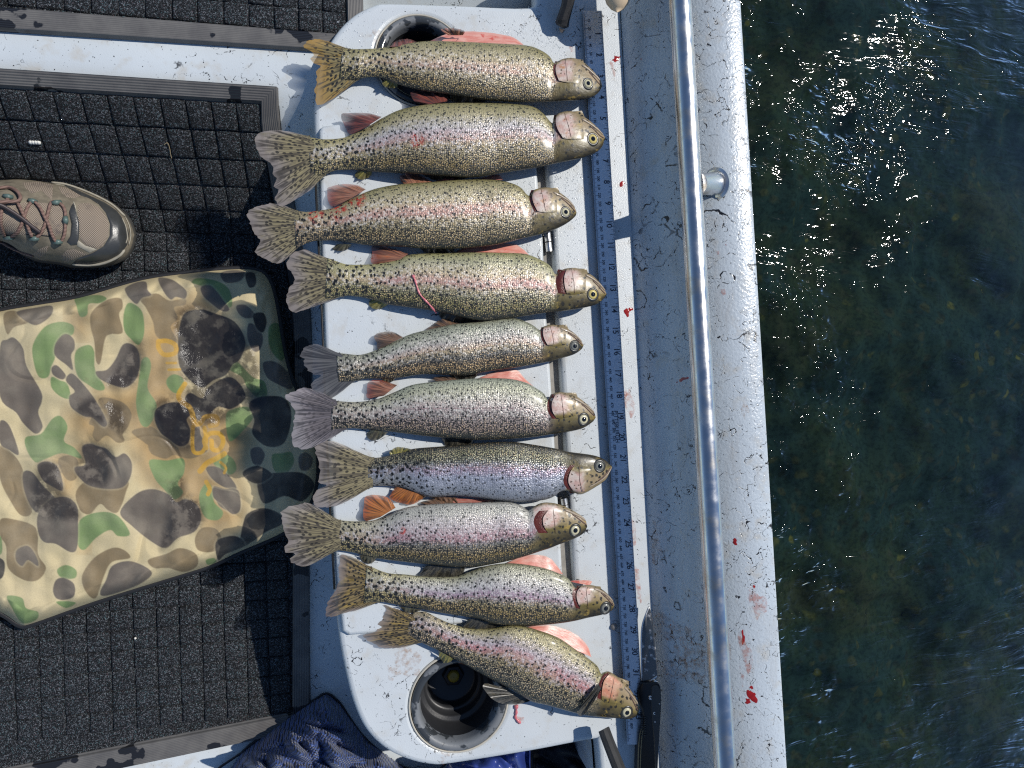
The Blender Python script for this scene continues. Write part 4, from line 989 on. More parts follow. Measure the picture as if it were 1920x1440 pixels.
BASEP = dict(belly=(.25, .22, .09), upper=(.40, .35, .20), mid=(.53, .43, .275), mid2=(.43, .35, .215), low=(.30, .25, .135), gold=(.29, .21, .075), tail=(.36, .31, .14), silver=(.80, .74, .66), pinkc=(.62, .31, .34),
             pink=.6, pv=.45, pw=.15, flush=.30, goldk=.85, spots=118, dlow=.30, dall=.74, metal=.12, cheek=(.60, .40, .36), ck1=(.56, .35, .31), ck2=(.66, .57, .51))
def build_fish(k, label, up, lo, head_u, eye, eye_r, op, pre, tail, tail_m, fins, prm, iris='iris', flaps=(), gap=7, cheek='cheek', mouth=None, flip=False, seam=True):
    """up / lo: outline on the upper and lower side of the picture, tail root first, both ending at the snout"""
    P = dict(BASEP); P.update(prm); ZB = .0068 if k < 10 else .004
    U = np.array(crom(up, 5)); L = np.array(crom(lo, 5))
    a0 = (U[0] + L[0]) / 2; a1 = U[-1]; ax = (a1 - a0); LEN = np.linalg.norm(ax); ax = ax / LEN; nx = np.array([-ax[1], ax[0]])   # nx points down the picture
    def ser(Q):
        s = (Q - a0) @ ax; h = (Q - a0) @ nx; o = np.argsort(s, kind='stable'); return s[o], h[o]
    us, uh = ser(U); ls, lh = ser(L)
    s_head = head_u * LEN
    def hw(s): return np.interp(s, us, uh), np.interp(s, ls, lh)
    def thick(s):
        a, b_ = hw(s); d = max(0.0, b_ - a) * .00058
        f = np.interp(s / LEN, [0, .12, .4, .8, 1], [.14, .165, .195, .20, .235]); return d * f * (.35 + .65 * sm(s / (.07 * LEN)))
    def spine(s): return ZB + max(thick(s), thick(.5 * LEN) * (.36 + .84 * sm((s / LEN - .15) / .75)))
    def zat(px, py):
        q = np.array([px, py]) - a0; s = float(np.clip(q @ ax, 0, LEN)); h = float(q @ nx); a, b_ = hw(s); w = (b_ - a) / 2 + 1e-6
        t = max(-1, min(1, (h - (a + b_) / 2) / w)); return spine(s) + thick(s) * max(0.0, 1 - t * t) ** .31
    E_ = np.array(eye, float); c2_ = np.array(op[-1], float); fb = c2_ + (E_ - c2_) * .92; bs = (np.array(op[len(op) // 2], float) - a0) @ ax; fs = (fb - a0) @ ax
    def ckf(s_, v01): return (1 - sm(((s_ - bs) / (fs - bs) - .30) / .50)) * (1 - sm((v01 - .44) / .20)) * sm((v01 + .02) / .14)
    CK = []
    N = 150; NT = 34; NBm = 10; V = []; FMv = []; FN = []; s0 = min(us[0], ls[0]) + 0.0
    ss = [LEN * (1 - (1 - i / (N - 1)) ** 1.0) for i in range(N)]
    ss = list(np.linspace(0, LEN * .955, N - 16)) + [LEN * (.955 + .0449 * math.sin(math.pi / 2 * (i + 1) / 16)) for i in range(16)]
    for s in ss:
        a, b_ = hw(s); m = (a + b_) / 2; w = max(.4, (b_ - a) / 2); th = thick(s); zc = spine(s)
        for j in range(NT + NBm):
            if j < NT: ang = math.pi * j / (NT - 1); c_ = -math.cos(ang); z = zc + th * (abs(math.sin(ang)) ** .62)
            else: ang = math.pi * (1 - (j - NT + 1) / (NBm + 1)); c_ = -math.cos(ang) * .985; z = max(ZB - .001, zc - min(zc - ZB + .001, th) * (math.sin(ang) ** .6))
            q = a0 + ax * s + nx * (m + w * c_); V.append(W(q[0], q[1], z))
            v01 = (c_ + 1) / 2; v01 = 1 - v01 if flip else v01
            arc = w * (2 * math.asin(max(-1, min(1, c_))) / math.pi) * 1.25 * .0006
            FMv.append((s * .0006 + k * .37, arc + k * .11, 0))
            wd = 4 + 26 * sm((v01 - .5) / .2); hd = sm((s - s_head + (abs(c_) * 6)) / wd + .5)
            FN.append((s / LEN, v01, hd)); CK.append(ckf(s, v01) if s > s_head - 8 else 0.0)
    mat = fish_material(k, P)
    t = empty('trout', W(a0[0] + ax[0] * LEN * .5, a0[1] + ax[1] * LEN * .5, ZB)); tag(t, label, 'fish', 'trout laid side by side on the tray')
    nr_ = NT + NBm
    f = grid_faces(len(ss), nr_, True) + [tuple(range(nr_)), tuple((len(ss) - 1) * nr_ + j for j in range(nr_ - 1, -1, -1))]
    o = pyobj('body', V, f, mat, t, True, {'fm': FMv, 'fn': FN, 'ck': CK})
    bm = bmesh.new(); bm.from_mesh(o.data); bmesh.ops.recalc_face_normals(bm, faces=bm.faces); bm.to_mesh(o.data); bm.free()
    # tail
    zt = spine(0); tail = [tuple(np.array(tail[0], float) + ax * 7)] + list(tail) + [tuple(np.array(tail[-1], float) + ax * 7)]
    fin('tail_fin', tail, zt + thick(.02 * LEN) * .9, zt - .002, FM[tail_m], t, k, 14, 70, 2.3, .0006)
    for i, (nm, poly, mt, z0, z1) in enumerate(fins): fin(nm, poly, ZB + z0, ZB + z1, FM[mt], t, k * 7 + i)
    for i, poly in enumerate(flaps): fin('belly_flap', poly, ZB + .007, ZB + .0022, M['flesh'], t, k * 5 + i, 7, 26, .4, .0003)
    # gill cover
    if op:
        ob = [tuple(p) for p in crom(op, 4)]; c0 = np.array(op[0], float); c2_ = np.array(op[-1], float); ec = np.array(eye, float)
        if gap:
            back = [(x - gap * ax[0], y - gap * ax[1]) for x, y in ob]; patch('gill_opening', ob + back[::-1], lambda x, y: max(zat(x, y), ZB + .004), M['gill'], t, .0005, 3)
        E_ = np.array(eye, float); fb = c2_ + (E_ - c2_) * .92; ft = np.array(pre[0], float) + ax * 20
        poly = ob + [tuple(c2_ + (E_ - c2_) * .3 + nx * (2 if not flip else -2)), tuple(fb), tuple((fb + ft) / 2 + ax * 4), tuple(ft), tuple(np.array(pre[0], float) - ax * 4)]
        bs = (np.array(op[len(op) // 2], float) - a0) @ ax; fs = (fb - a0) @ ax
        def tt(x, y): return float(np.clip(((np.array([x, y]) - a0) @ ax - bs) / (fs - bs + 1e-6), 0, 1))
        def vv01(x, y):
            q = np.array([x, y]) - a0; s_ = q @ ax; a_, b_ = hw(s_); w_ = ((q @ nx) - a_) / (b_ - a_ + 1e-6); w_ = float(np.clip(w_, 0, 1)); return 1 - w_ if flip else w_
        o = patch('gill_cover', poly, lambda x, y: zat(x, y) + .0017 * (1 - tt(x, y)) - .0012 * sm((tt(x, y) - .7) / .3) - .0022 * sm((vv01(x, y) - .55) / .2), mat, t, .0, 4)
        fmv = []; fnv = []; ckv = []
        for v_ in o.data.vertices:
            q = np.array(PIX(v_.co)) - a0; s_ = q @ ax; h_ = q @ nx; a_, b_ = hw(s_); c_ = max(-1, min(1, (h_ - (a_ + b_) / 2) / ((b_ - a_) / 2 + 1e-6))); v01 = (c_ + 1) / 2; v01 = 1 - v01 if flip else v01
            fmv.append((s_ * .0006 + k * .37, h_ * .0006 + k * .11, 0)); fnv.append((s_ / LEN, v01, 1.0))
            ckv.append(ckf(s_, v01))
        for nm_, arr in (('fm', fmv), ('fn', fnv)):
            at = o.data.attributes.new(nm_, 'FLOAT_VECTOR', 'POINT'); at.data.foreach_set('vector', np.array(arr, np.float32).ravel())
        at = o.data.attributes.new('ck', 'FLOAT', 'POINT'); at.data.foreach_set('value', np.array(ckv, np.float32))
        if seam:
            q = crom([op[0] + (np.array(pre[0]) - op[0]) * .52, (np.array(op[len(op) // 2]) + (np.array(pre[len(pre) // 2]) - op[len(op) // 2]) * .55), c2_ + (pre[-1] - c2_) * .62], 6)
            mb = MB(); mb.tube([W(x, y, zat(x, y) + .0012) for x, y in q], .00032, 5); mb.build('gill_seam', M['seam'], o)
    # eye
    ex, ey = eye; ze = zat(ex, ey); c = W(ex, ey, ze); R = eye_r * .00058
    nrm = (W(ex, ey + 2, zat(ex, ey + 2)) - W(ex, ey - 2, zat(ex, ey - 2))).cross(W(ex + 2, ey, zat(ex + 2, ey)) - W(ex - 2, ey, zat(ex - 2, ey)))
    if nrm.z < 0: nrm = -nrm
    nrm = (nrm.normalized() + Vector((0, 0, .8))).normalized(); rot = nrm.to_track_quat('Z', 'Y').to_matrix().to_4x4()
    def lathed(name, prof, m, par):
        mb = MB(); mb.lathe((0, 0, 0), prof, 28); mb.v = [tuple(Matrix.Translation(c) @ rot @ Vector(p)) for p in mb.v]; return mb.build(name, m, par)
    rim = lathed('eye_socket', [(R * 1.55, -.0006), (R * 1.38, .0006), (R * 1.12, .0010), (R * .98, .0004)], M['eye_rim'], t)
    e = lathed('eye', [(R * 1.08, -.0004), (R * 1.0, .0008), (R * .8, .0014), (R * .5, .0018), (.00005, .0019)], M[iris], t)
    lathed('pupil', [(R * .56, .0013), (R * .50, .0020), (R * .3, .0024), (.00005, .0026)], M['pupil'], e)
    if mouth:
        q = crom(mouth, 5); mb = MB(); mb.tube([W(x, y, zat(x, y) + .0002) for x, y in q], [.0004] + [.0009] * (len(q) - 2) + [.0004], 6); mb.build('jaw', M['lip'], t)
    if not mouth:
        q = []
        for ds in (3, 11, 21, 32, 42):
            a_, b_ = hw(LEN - ds); q.append(a0 + ax * (LEN - ds) + nx * ((a_ + b_) / 2 + (-1 if not flip else 1) * .80 * (b_ - a_) / 2))
        q = crom(q, 5); mb = MB(); mb.tube([W(x, y, zat(x, y) - .0002) for x, y in q], [.0004] + [.0012 + .0005 * i / len(q) for i in range(len(q) - 2)] + [.0005], 8); mb.build('jaw', M['lip'], t)
    # mouth slit
    sgn = -1 if not flip else 1; q = []
    for ds, f_ in ((2, .1), (9, .38), (18, .60), (27, .70)):
        a_, b_ = hw(LEN - ds); q.append(a0 + ax * (LEN - ds) + nx * ((a_ + b_) / 2 + sgn * f_ * (b_ - a_) / 2))
    q = crom(q, 5); mb = MB(); mb.tube([W(x, y, zat(x, y) + .0002) for x, y in q], [.0003] + [.0007] * (len(q) - 2) + [.0003], 6); mb.build('mouth_line', M['seam'], t)
    return t, zat
G = 'trout laid side by side on the tray'
def build_all_fish():
    R = {}
    # ---- 1, topmost
    R[1] = build_fish(1, 'topmost trout with amber tail, lying across the upper cup holder',
      [(645, 91), (671, 92), (711, 90), (760, 82), (800, 77), (862, 78), (925, 81), (987, 85), (1014, 94), (1031, 106), (1038, 118), (1043, 117), (1056, 110), (1077, 109), (1096, 118), (1112, 133), (1125, 148), (1129, 161)],
      [(634, 148), (660, 150), (680, 146), (711, 145), (742, 157), (794, 171), (842, 177), (904, 187), (987, 192), (1050, 190), (1092, 187), (1110, 182), (1123, 173), (1129, 162)],
      .83, (1102, 157), 8, [(1046, 115), (1042, 126), (1043, 138), (1048, 151)], [(1073, 110), (1078, 130), (1074, 152)],
      [(650, 90), (607, 75), (585, 74), (573, 80), (572, 90), (590, 101), (581, 109), (586, 118), (601, 124), (592, 134), (595, 156), (591, 163), (596, 196), (627, 183), (659, 159), (678, 146)], 'tail_amber',
      [('anal_fin', [(792, 84), (767, 73), (742, 77), (730, 88)], 'anal_dark', .012, .006), ('pelvic_fin', [(868, 66), (871, 58), (852, 53), (827, 55), (840, 66)], 'anal', .010, .016),
       ('adipose_fin', [(748, 156), (742, 165), (725, 164), (716, 156), (722, 150)], 'adipose', .008, .004), ('dorsal_fin', [(842, 175), (850, 190), (880, 195), (908, 193), (912, 187)], 'dorsal', .008, .002)],
      dict(pink=.5, pinkc=(.58, .30, .30)), 'iris_pale', [[(800, 80), (835, 65), (879, 59), (925, 62), (962, 70), (982, 84)]], 5)
    # ---- 2
    R[2] = build_fish(2, 'largest silvery trout with broad spread tail, second from the top, yellow eye',
      [(573, 256), (607, 261), (640, 259), (655, 254), (680, 243), (717, 221), (752, 205), (800, 196), (850, 193), (904, 193), (946, 194), (985, 197), (1004, 202), (1019, 213), (1030, 226), (1036, 231), (1042, 217), (1050, 211), (1069, 208), (1087, 214), (1108, 228), (1124, 243), (1134, 257)],
      [(588, 331), (605, 330), (621, 322), (638, 319), (669, 319), (711, 323), (773, 326), (830, 330), (883, 333), (946, 324), (1008, 314), (1050, 305), (1092, 296), (1117, 286), (1129, 275), (1134, 259)],
      .84, (1111, 261), 9, [(1044, 215), (1042, 228), (1046, 243), (1056, 259)], [(1071, 209), (1082, 230), (1080, 256)],
      [(574, 254), (544, 247), (513, 244), (488, 250), (476, 264), (488, 291), (509, 310), (514, 328), (519, 338), (514, 349), (524, 355), (517, 369), (519, 381), (532, 386), (557, 372), (586, 353), (606, 331)], 'tail_olive',
      [('anal_fin', [(716, 219), (690, 212), (652, 212), (639, 216), (648, 240), (658, 252), (684, 240)], 'anal_dark', .018, .006), ('pelvic_fin', [(838, 190), (840, 181), (815, 174), (772, 171), (778, 191), (800, 196)], 'anal_dark', .014, .006),
       ('adipose_fin', [(698, 322), (694, 331), (680, 337), (667, 332), (666, 325), (674, 321)], 'adipose', .008, .003), ('dorsal_fin', [(790, 326), (815, 338), (850, 338), (880, 333)], 'dorsal', .008, .002)],
      dict(pink=.45, silver=(.66, .63, .63), mid=(.44, .41, .40), pinkc=(.55, .27, .33), blood=[((700 - 580) * .0006 + 2 * .37 + .05, 2 * .11, .010)]), 'iris', [], 5)
    # ---- 3
    R[3] = build_fish(3, 'reddish trout with a frayed pale tail reaching farthest left, third from the top',
      [(550, 395), (575, 397), (596, 395), (627, 389), (657, 373), (686, 360), (711, 352), (752, 345), (811, 341), (862, 337), (925, 337), (958, 343), (977, 352), (988, 365), (995, 366), (1000, 357), (1015, 352), (1033, 352), (1050, 361), (1069, 376), (1078, 390), (1081, 398)],
      [(556, 466), (575, 456), (586, 453), (607, 451), (638, 452), (690, 460), (752, 463), (794, 466), (862, 466), (925, 460), (977, 448), (1019, 438), (1046, 428), (1067, 416), (1079, 405), (1081, 399)],
      .86, (1060, 398), 8, [(1002, 356), (998, 368), (1001, 382), (1008, 396)], [(1026, 353), (1034, 372), (1032, 394)],
      [(552, 394), (535, 386), (509, 381), (500, 384), (488, 385), (475, 391), (465, 396), (464, 407), (473, 426), (478, 437), (485, 446), (490, 453), (481, 463), (481, 476), (500, 487), (521, 493), (536, 486), (552, 470), (572, 457)], 'tail_olive',
      [('anal_fin', [(686, 355), (669, 347), (642, 345), (617, 351), (613, 357), (621, 387), (655, 374)], 'anal', .016, .006), ('pelvic_fin', [(813, 342), (795, 332), (777, 325), (750, 330), (756, 346)], 'anal', .012, .005),
       ('adipose_fin', [(660, 458), (652, 467), (638, 471), (623, 467), (632, 458)], 'adipose_dark', .008, .003), ('dorsal_fin', [(786, 462), (800, 475), (840, 478), (853, 476), (850, 464)], 'dorsal', .008, .003)],
      dict(pink=.65, pv=.44, pinkc=(.58, .26, .27), flush=.55, gold=(.30, .23, .11), goldk=.95, tail=(.28, .21, .13), blood=[(40 * .0006 + 3 * .37, 3 * .11 - .012, .012), (85 * .0006 + 3 * .37, 3 * .11 - .013, .014), (120 * .0006 + 3 * .37, 3 * .11 - .022, .014)]), 'iris_pale',
      [[(815, 341), (830, 331), (845, 330), (862, 338)], [(890, 337), (915, 331), (935, 328), (943, 337)]], 6)
    # ---- 4
    R[4] = build_fish(4, 'yellow green trout with a thin pink strand hanging over its side',
      [(612, 483), (640, 493), (654, 496), (687, 496), (708, 494), (740, 488), (771, 477), (833, 475), (896, 473), (950, 474), (985, 476), (1012, 486), (1031, 498), (1040, 513), (1042, 516), (1048, 510), (1058, 504), (1077, 502), (1096, 508), (1115, 520), (1131, 538), (1137, 551)],
      [(612, 560), (642, 556), (656, 555), (687, 559), (729, 571), (771, 577), (819, 584), (871, 596), (902, 601), (933, 599), (975, 594), (1027, 586), (1058, 583), (1090, 578), (1117, 571), (1131, 561), (1137, 552)],
      .825, (1111, 552), 9, [(1062, 506), (1058, 520), (1059, 536), (1063, 551)], [(1080, 503), (1090, 524), (1086, 549)],
      [(619, 485), (590, 475), (569, 467), (551, 475), (538, 490), (542, 505), (551, 517), (550, 530), (541, 544), (538, 565), (544, 582), (554, 586), (583, 577), (612, 567), (638, 557)], 'tail_olive',
      [('anal_fin', [(766, 476), (729, 464), (698, 461), (698, 473), (699, 495), (746, 489)], 'anal', .014, .006), ('adipose_fin', [(729, 570), (719, 577), (704, 580), (693, 574), (692, 565), (702, 560)], 'adipose', .008, .003),
       ('dorsal_fin', [(822, 585), (826, 596), (844, 603), (880, 606), (898, 600)], 'dorsal', .008, .003)],
      dict(belly=(.33, .31, .14), upper=(.40, .38, .24), tail=(.38, .34, .15), gold=(.30, .26, .10), low=(.30, .28, .16), pink=.75, pv=.46, pw=.14, pinkc=(.60, .27, .30), flush=.2, spots=104), 'iris',
      [[(850, 475), (881, 463), (956, 457), (979, 466), (992, 478)]], 16)
    # ---- 5
    R[5] = build_fish(5, 'smallest slim trout with a slate grey forked tail, dark eye',
      [(625, 661), (646, 663), (677, 665), (708, 655), (740, 640), (771, 626), (812, 616), (850, 608), (892, 604), (933, 598), (967, 597), (990, 605), (1004, 613), (1012, 620), (1016, 614), (1031, 609), (1050, 610), (1069, 619), (1085, 632), (1094, 647)],
      [(640, 716), (671, 714), (687, 710), (742, 709), (792, 702), (844, 703), (881, 703), (912, 697), (975, 688), (1029, 678), (1048, 673), (1075, 665), (1090, 655), (1094, 648)],
      .845, (1077, 649), 8, [(1020, 613), (1018, 624), (1021, 636), (1027, 647)], [(1042, 610), (1049, 626), (1046, 646)],
      [(630, 661), (604, 648), (583, 646), (567, 655), (563, 667), (571, 673), (569, 682), (577, 694), (590, 702), (604, 703), (590, 713), (584, 723), (585, 732), (594, 741), (617, 748), (640, 735), (655, 722), (668, 714)], 'tail_slate',
      [('anal_fin', [(756, 632), (735, 622), (710, 624), (701, 632), (706, 642), (709, 655), (730, 645)], 'anal_brown', .013, .006), ('pelvic_fin', [(865, 607), (842, 600), (829, 598), (797, 619), (812, 617)], 'anal_brown', .011, .004),
       ('adipose_fin', [(744, 708), (733, 717), (721, 717), (714, 709)], 'adipose_dark', .007, .002), ('dorsal_fin', [(842, 702), (855, 711), (888, 710), (897, 700)], 'dorsal', .007, .002)],
      dict(belly=(.25, .26, .18), upper=(.34, .35, .27), mid=(.40, .38, .34), pink=.25, flush=.12, low=(.12, .12, .11), gold=(.42, .28, .13), goldk=1.0, tail=(.20, .19, .14), spots=135), 'iris_dark', [[(880, 605), (905, 596), (940, 594), (972, 598)]], 5)
    # ---- 6
    R[6] = build_fish(6, 'pale silver green trout with a ragged grey tail, below the smallest trout',
      [(618, 749), (646, 753), (677, 753), (708, 748), (740, 735), (771, 722), (812, 716), (865, 711), (912, 709), (954, 710), (985, 717), (1006, 728), (1020, 738), (1027, 750), (1032, 748), (1037, 738), (1054, 735), (1079, 742), (1100, 757), (1113, 771), (1117, 782)],
      [(625, 806), (656, 803), (687, 805), (729, 809), (792, 817), (844, 822), (885, 825), (933, 824), (996, 820), (1042, 813), (1058, 811), (1090, 804), (1110, 792), (1117, 783)],
      .835, (1094, 786), 9, [(1042, 739), (1035, 755), (1036, 771), (1044, 785)], [(1060, 736), (1071, 757), (1066, 782)],
      [(622, 748), (604, 736), (571, 727), (554, 733), (537, 740), (537, 748), (546, 758), (552, 770), (552, 784), (550, 801), (548, 822), (552, 836), (569, 843), (592, 836), (625, 820), (645, 806)], 'tail_grey',
      [('anal_fin', [(745, 722), (715, 713), (692, 715), (688, 732), (690, 747), (720, 742)], 'anal', .014, .006), ('pelvic_fin', [(865, 712), (833, 705), (810, 710), (822, 716)], 'anal_brown', .011, .005),
       ('adipose_fin', [(729, 810), (712, 823), (696, 826), (687, 816), (694, 806)], 'adipose_dark', .008, .002), ('dorsal_fin', [(828, 822), (835, 836), (845, 841), (878, 838), (887, 826)], 'dorsal', .008, .002)],
      dict(belly=(.30, .32, .24), upper=(.40, .40, .28), mid=(.44, .41, .35), mid2=(.36, .32, .30), low=(.33, .27, .25), gold=(.33, .25, .20), pink=.18, flush=.1, goldk=.6, silver=(.66, .64, .58), tail=(.26, .22, .17), spots=132), 'iris_pale', [[(895, 710), (933, 695), (967, 693), (983, 709), (1000, 724)]], 9)
    # ---- 7 turned over
    R[7] = build_fish(7, 'blue silver trout lying the other way up, dark back on top and pointed open jaw',
      [(690, 858), (708, 858), (735, 853), (771, 842), (812, 838), (854, 835), (892, 831), (954, 828), (996, 833), (1037, 840), (1067, 847), (1110, 853), (1132, 861), (1147, 874)],
      [(690, 914), (708, 911), (750, 913), (781, 924), (808, 932), (850, 930), (892, 933), (933, 938), (975, 941), (1017, 938), (1037, 932), (1050, 922), (1062, 920), (1072, 922), (1085, 927), (1096, 925), (1117, 913), (1136, 899), (1147, 876)],
      .82, (1124, 874), 9, [(1078, 872), (1069, 886), (1066, 905), (1078, 925)], [(1094, 876), (1104, 896), (1102, 920)],
      [(695, 857), (667, 845), (640, 832), (612, 826), (592, 838), (593, 853), (598, 872), (600, 888), (597, 906), (614, 910), (593, 920), (587, 940), (596, 950), (629, 949), (662, 934), (692, 915)], 'tail_olive',
      [('adipose_fin', [(731, 853), (731, 846), (746, 838), (769, 842), (765, 846)], 'adipose', .010, .012), ('anal_fin', [(742, 912), (733, 926), (732, 936), (755, 944), (775, 945), (800, 931)], 'anal_orange', .010, .005), ('pelvic_fin', [(805, 932), (830, 942), (856, 945), (858, 933)], 'anal_brown', .009, .004)],
      dict(belly=(.30, .31, .33), upper=(.33, .35, .38), mid=(.34, .36, .42), mid2=(.38, .32, .38), low=(.23, .24, .19), gold=(.24, .23, .12), pink=.35, pv=.52, pinkc=(.46, .28, .36), flush=.08, goldk=.45, dall=.06, silver=(.52, .54, .62), tail=(.26, .24, .18), metal=.45), 'iris_dark',
      [[(812, 933), (840, 944), (890, 945), (935, 938)]], 9, mouth=[(1147, 876), (1136, 893), (1118, 906), (1104, 913)], flip=True)
    # ---- 8
    R[8] = build_fish(8, 'pinkish silver trout with bright orange fin and wide open gill, below the upturned one',
      [(625, 973), (656, 977), (698, 976), (729, 966), (750, 955), (781, 948), (833, 944), (896, 942), (950, 941), (975, 947), (990, 957), (996, 953), (1015, 943), (1037, 943), (1058, 949), (1079, 960), (1096, 972), (1101, 986)],
      [(635, 1032), (650, 1034), (667, 1037), (708, 1047), (771, 1055), (812, 1059), (875, 1064), (933, 1056), (975, 1046), (1012, 1034), (1031, 1028), (1048, 1021), (1075, 1011), (1094, 1000), (1101, 988)],
      .80, (1078, 994), 9, [(1028, 957), (1019, 970), (1019, 984), (1027, 999)], [(1046, 953), (1056, 972), (1052, 1001)],
      [(632, 974), (604, 956), (577, 943), (552, 947), (530, 956), (528, 971), (533, 996), (540, 1012), (533, 1034), (554, 1037), (543, 1050), (554, 1058), (577, 1061), (600, 1050), (632, 1032)], 'tail_olive',
      [('anal_fin', [(742, 952), (730, 935), (708, 928), (687, 930), (683, 940), (683, 975), (712, 970)], 'anal_orange', .015, .007), ('pelvic_fin', [(856, 944), (833, 937), (812, 936), (788, 942), (800, 948)], 'anal_brown', .011, .005),
       ('adipose_fin', [(708, 1046), (697, 1056), (681, 1054), (673, 1040)], 'adipose_dark', .008, .002), ('dorsal_fin', [(873, 1064), (866, 1078), (844, 1086), (806, 1086), (787, 1078), (798, 1061)], 'dorsal', .009, .004)],
      dict(belly=(.34, .33, .29), upper=(.42, .41, .36), mid=(.46, .40, .39), mid2=(.42, .30, .31), low=(.20, .20, .18), pink=.6, pv=.56, pw=.12, pinkc=(.55, .27, .31), flush=.1, dall=.05, dlow=.6, goldk=.6, silver=(.64, .60, .60), blood=[((750 - 625) * .0006 + 8 * .37, 8 * .11 - .004, .005)]), 'iris_pale', [], 17)
    # ---- 9
    R[9] = build_fish(9, 'silver violet trout with dark amber tail, second from the bottom, red flap at its gill',
      [(690, 1060), (725, 1074), (760, 1077), (800, 1081), (850, 1081), (877, 1073), (912, 1061), (954, 1056), (996, 1060), (1027, 1067), (1052, 1077), (1067, 1086), (1075, 1098), (1080, 1102), (1090, 1098), (1110, 1097), (1129, 1105), (1146, 1121), (1152, 1134)],
      [(680, 1131), (715, 1129), (750, 1135), (792, 1142), (833, 1150), (896, 1160), (933, 1171), (996, 1173), (1048, 1169), (1079, 1164), (1100, 1159), (1131, 1152), (1148, 1144), (1152, 1135)],
      .84, (1135, 1140), 9, [(1090, 1099), (1082, 1110), (1082, 1124), (1088, 1141)], [(1106, 1098), (1116, 1118), (1112, 1142)],
      [(690, 1061), (667, 1047), (640, 1040), (636, 1062), (636, 1083), (633, 1098), (623, 1115), (613, 1135), (610, 1152), (621, 1157), (646, 1150), (677, 1142), (706, 1131)], 'tail_dark',
      [('adipose_fin', [(792, 1143), (777, 1149), (760, 1147), (747, 1137)], 'adipose_dark', .008, .002), ('dorsal_fin', [(933, 1170), (922, 1183), (898, 1188), (873, 1187), (867, 1180), (878, 1160)], 'dorsal', .009, .004)],
      dict(belly=(.28, .27, .16), upper=(.40, .39, .30), mid=(.46, .43, .42), mid2=(.38, .31, .36), pink=.55, pv=.52, pw=.11, pinkc=(.48, .28, .38), flush=.06, silver=(.68, .66, .62), goldk=.75, spots=112), 'iris_dark',
      [[(945, 1058), (975, 1045), (1004, 1040), (1033, 1048), (1056, 1077)], [(1066, 1090), (1078, 1088), (1108, 1089), (1106, 1098)]], 8)
    # ---- 10
    R[10] = build_fish(10, 'slanting trout with a bright pink side, lowest in the row, over the lower cup holder',
      [(770, 1149), (796, 1147), (819, 1158), (845, 1169), (880, 1178), (920, 1178), (950, 1173), (975, 1173), (1004, 1180), (1046, 1195), (1077, 1216), (1108, 1238), (1121, 1250), (1127, 1263), (1133, 1260), (1142, 1259), (1158, 1269), (1175, 1284), (1190, 1305), (1198, 1319), (1200, 1328)],
      [(765, 1190), (785, 1202), (805, 1212), (829, 1223), (871, 1246), (912, 1269), (954, 1290), (996, 1315), (1025, 1322), (1067, 1334), (1098, 1341), (1129, 1345), (1160, 1347), (1179, 1348), (1194, 1342), (1200, 1330)],
      .835, (1175, 1335), 9, [(1144, 1262), (1133, 1276), (1129, 1294), (1128, 1312)], [(1160, 1270), (1162, 1296), (1150, 1322)],
      [(768, 1150), (746, 1142), (718, 1134), (724, 1143), (712, 1168), (704, 1180), (703, 1185), (680, 1192), (700, 1207), (721, 1215), (756, 1214), (788, 1205)], 'tail_dark',
      [('dorsal_fin', [(996, 1314), (967, 1321), (933, 1317), (912, 1299), (905, 1284), (917, 1282), (950, 1290)], 'dorsal', .010, .012), ('adipose_fin', [(852, 1236), (835, 1244), (824, 1232), (822, 1220)], 'adipose', .009, .004),
       ('pectoral_fin', [(1121, 1281), (1106, 1300), (1089, 1324), (1083, 1340), (1095, 1340), (1112, 1318), (1128, 1292)], 'dorsal', .030, .031)],
      dict(pink=.85, pv=.50, pw=.17, ck1=(.55, .20, .12), ck2=(.62, .36, .24), pinkc=(.60, .22, .27), mid=(.45, .38, .39), silver=(.68, .62, .63), tail=(.25, .20, .15), flush=.1, spots=108, dall=.5, gold=(.30, .26, .18)), 'iris_pale',
      [[(985, 1176), (1010, 1173), (1040, 1174), (1077, 1188), (1100, 1209), (1109, 1232)]], 8, 'cheek_raw')
    return R
FISH = build_all_fish()

# strand of gut over the fourth fish, and one by the cup holder
def strand(name, label, pts, zf_, r, n=6):
    q = crom(pts, n); mb = MB(); m = len(q)
    mb.tube([W(x, y, zf_(x, y) + r * .6) for x, y in q], [r * (1.35 if i < 3 else .8 + .2 * math.sin(i * 1.3)) for i in range(m)], 8)
    o = mb.build(name, M['flesh2'], None); tag(o, label, 'fish gut'); return o
M['flesh2'] = plain('pink_gut', (.62, .17, .19), .25, var=.3, scale=200, coat=.5)
z4 = FISH[4][1]
strand('gut_strand', 'thin pink strand hanging down across the yellow green trout', [(774, 516), (779, 528), (787, 551), (805, 571), (818, 587)], z4, .0013)
strand('gut_strand', 'short red strand on the white tray right of the lower cup holder', [(968, 1322), (968, 1336), (967, 1346), (976, 1356)], tray_z, .0019)

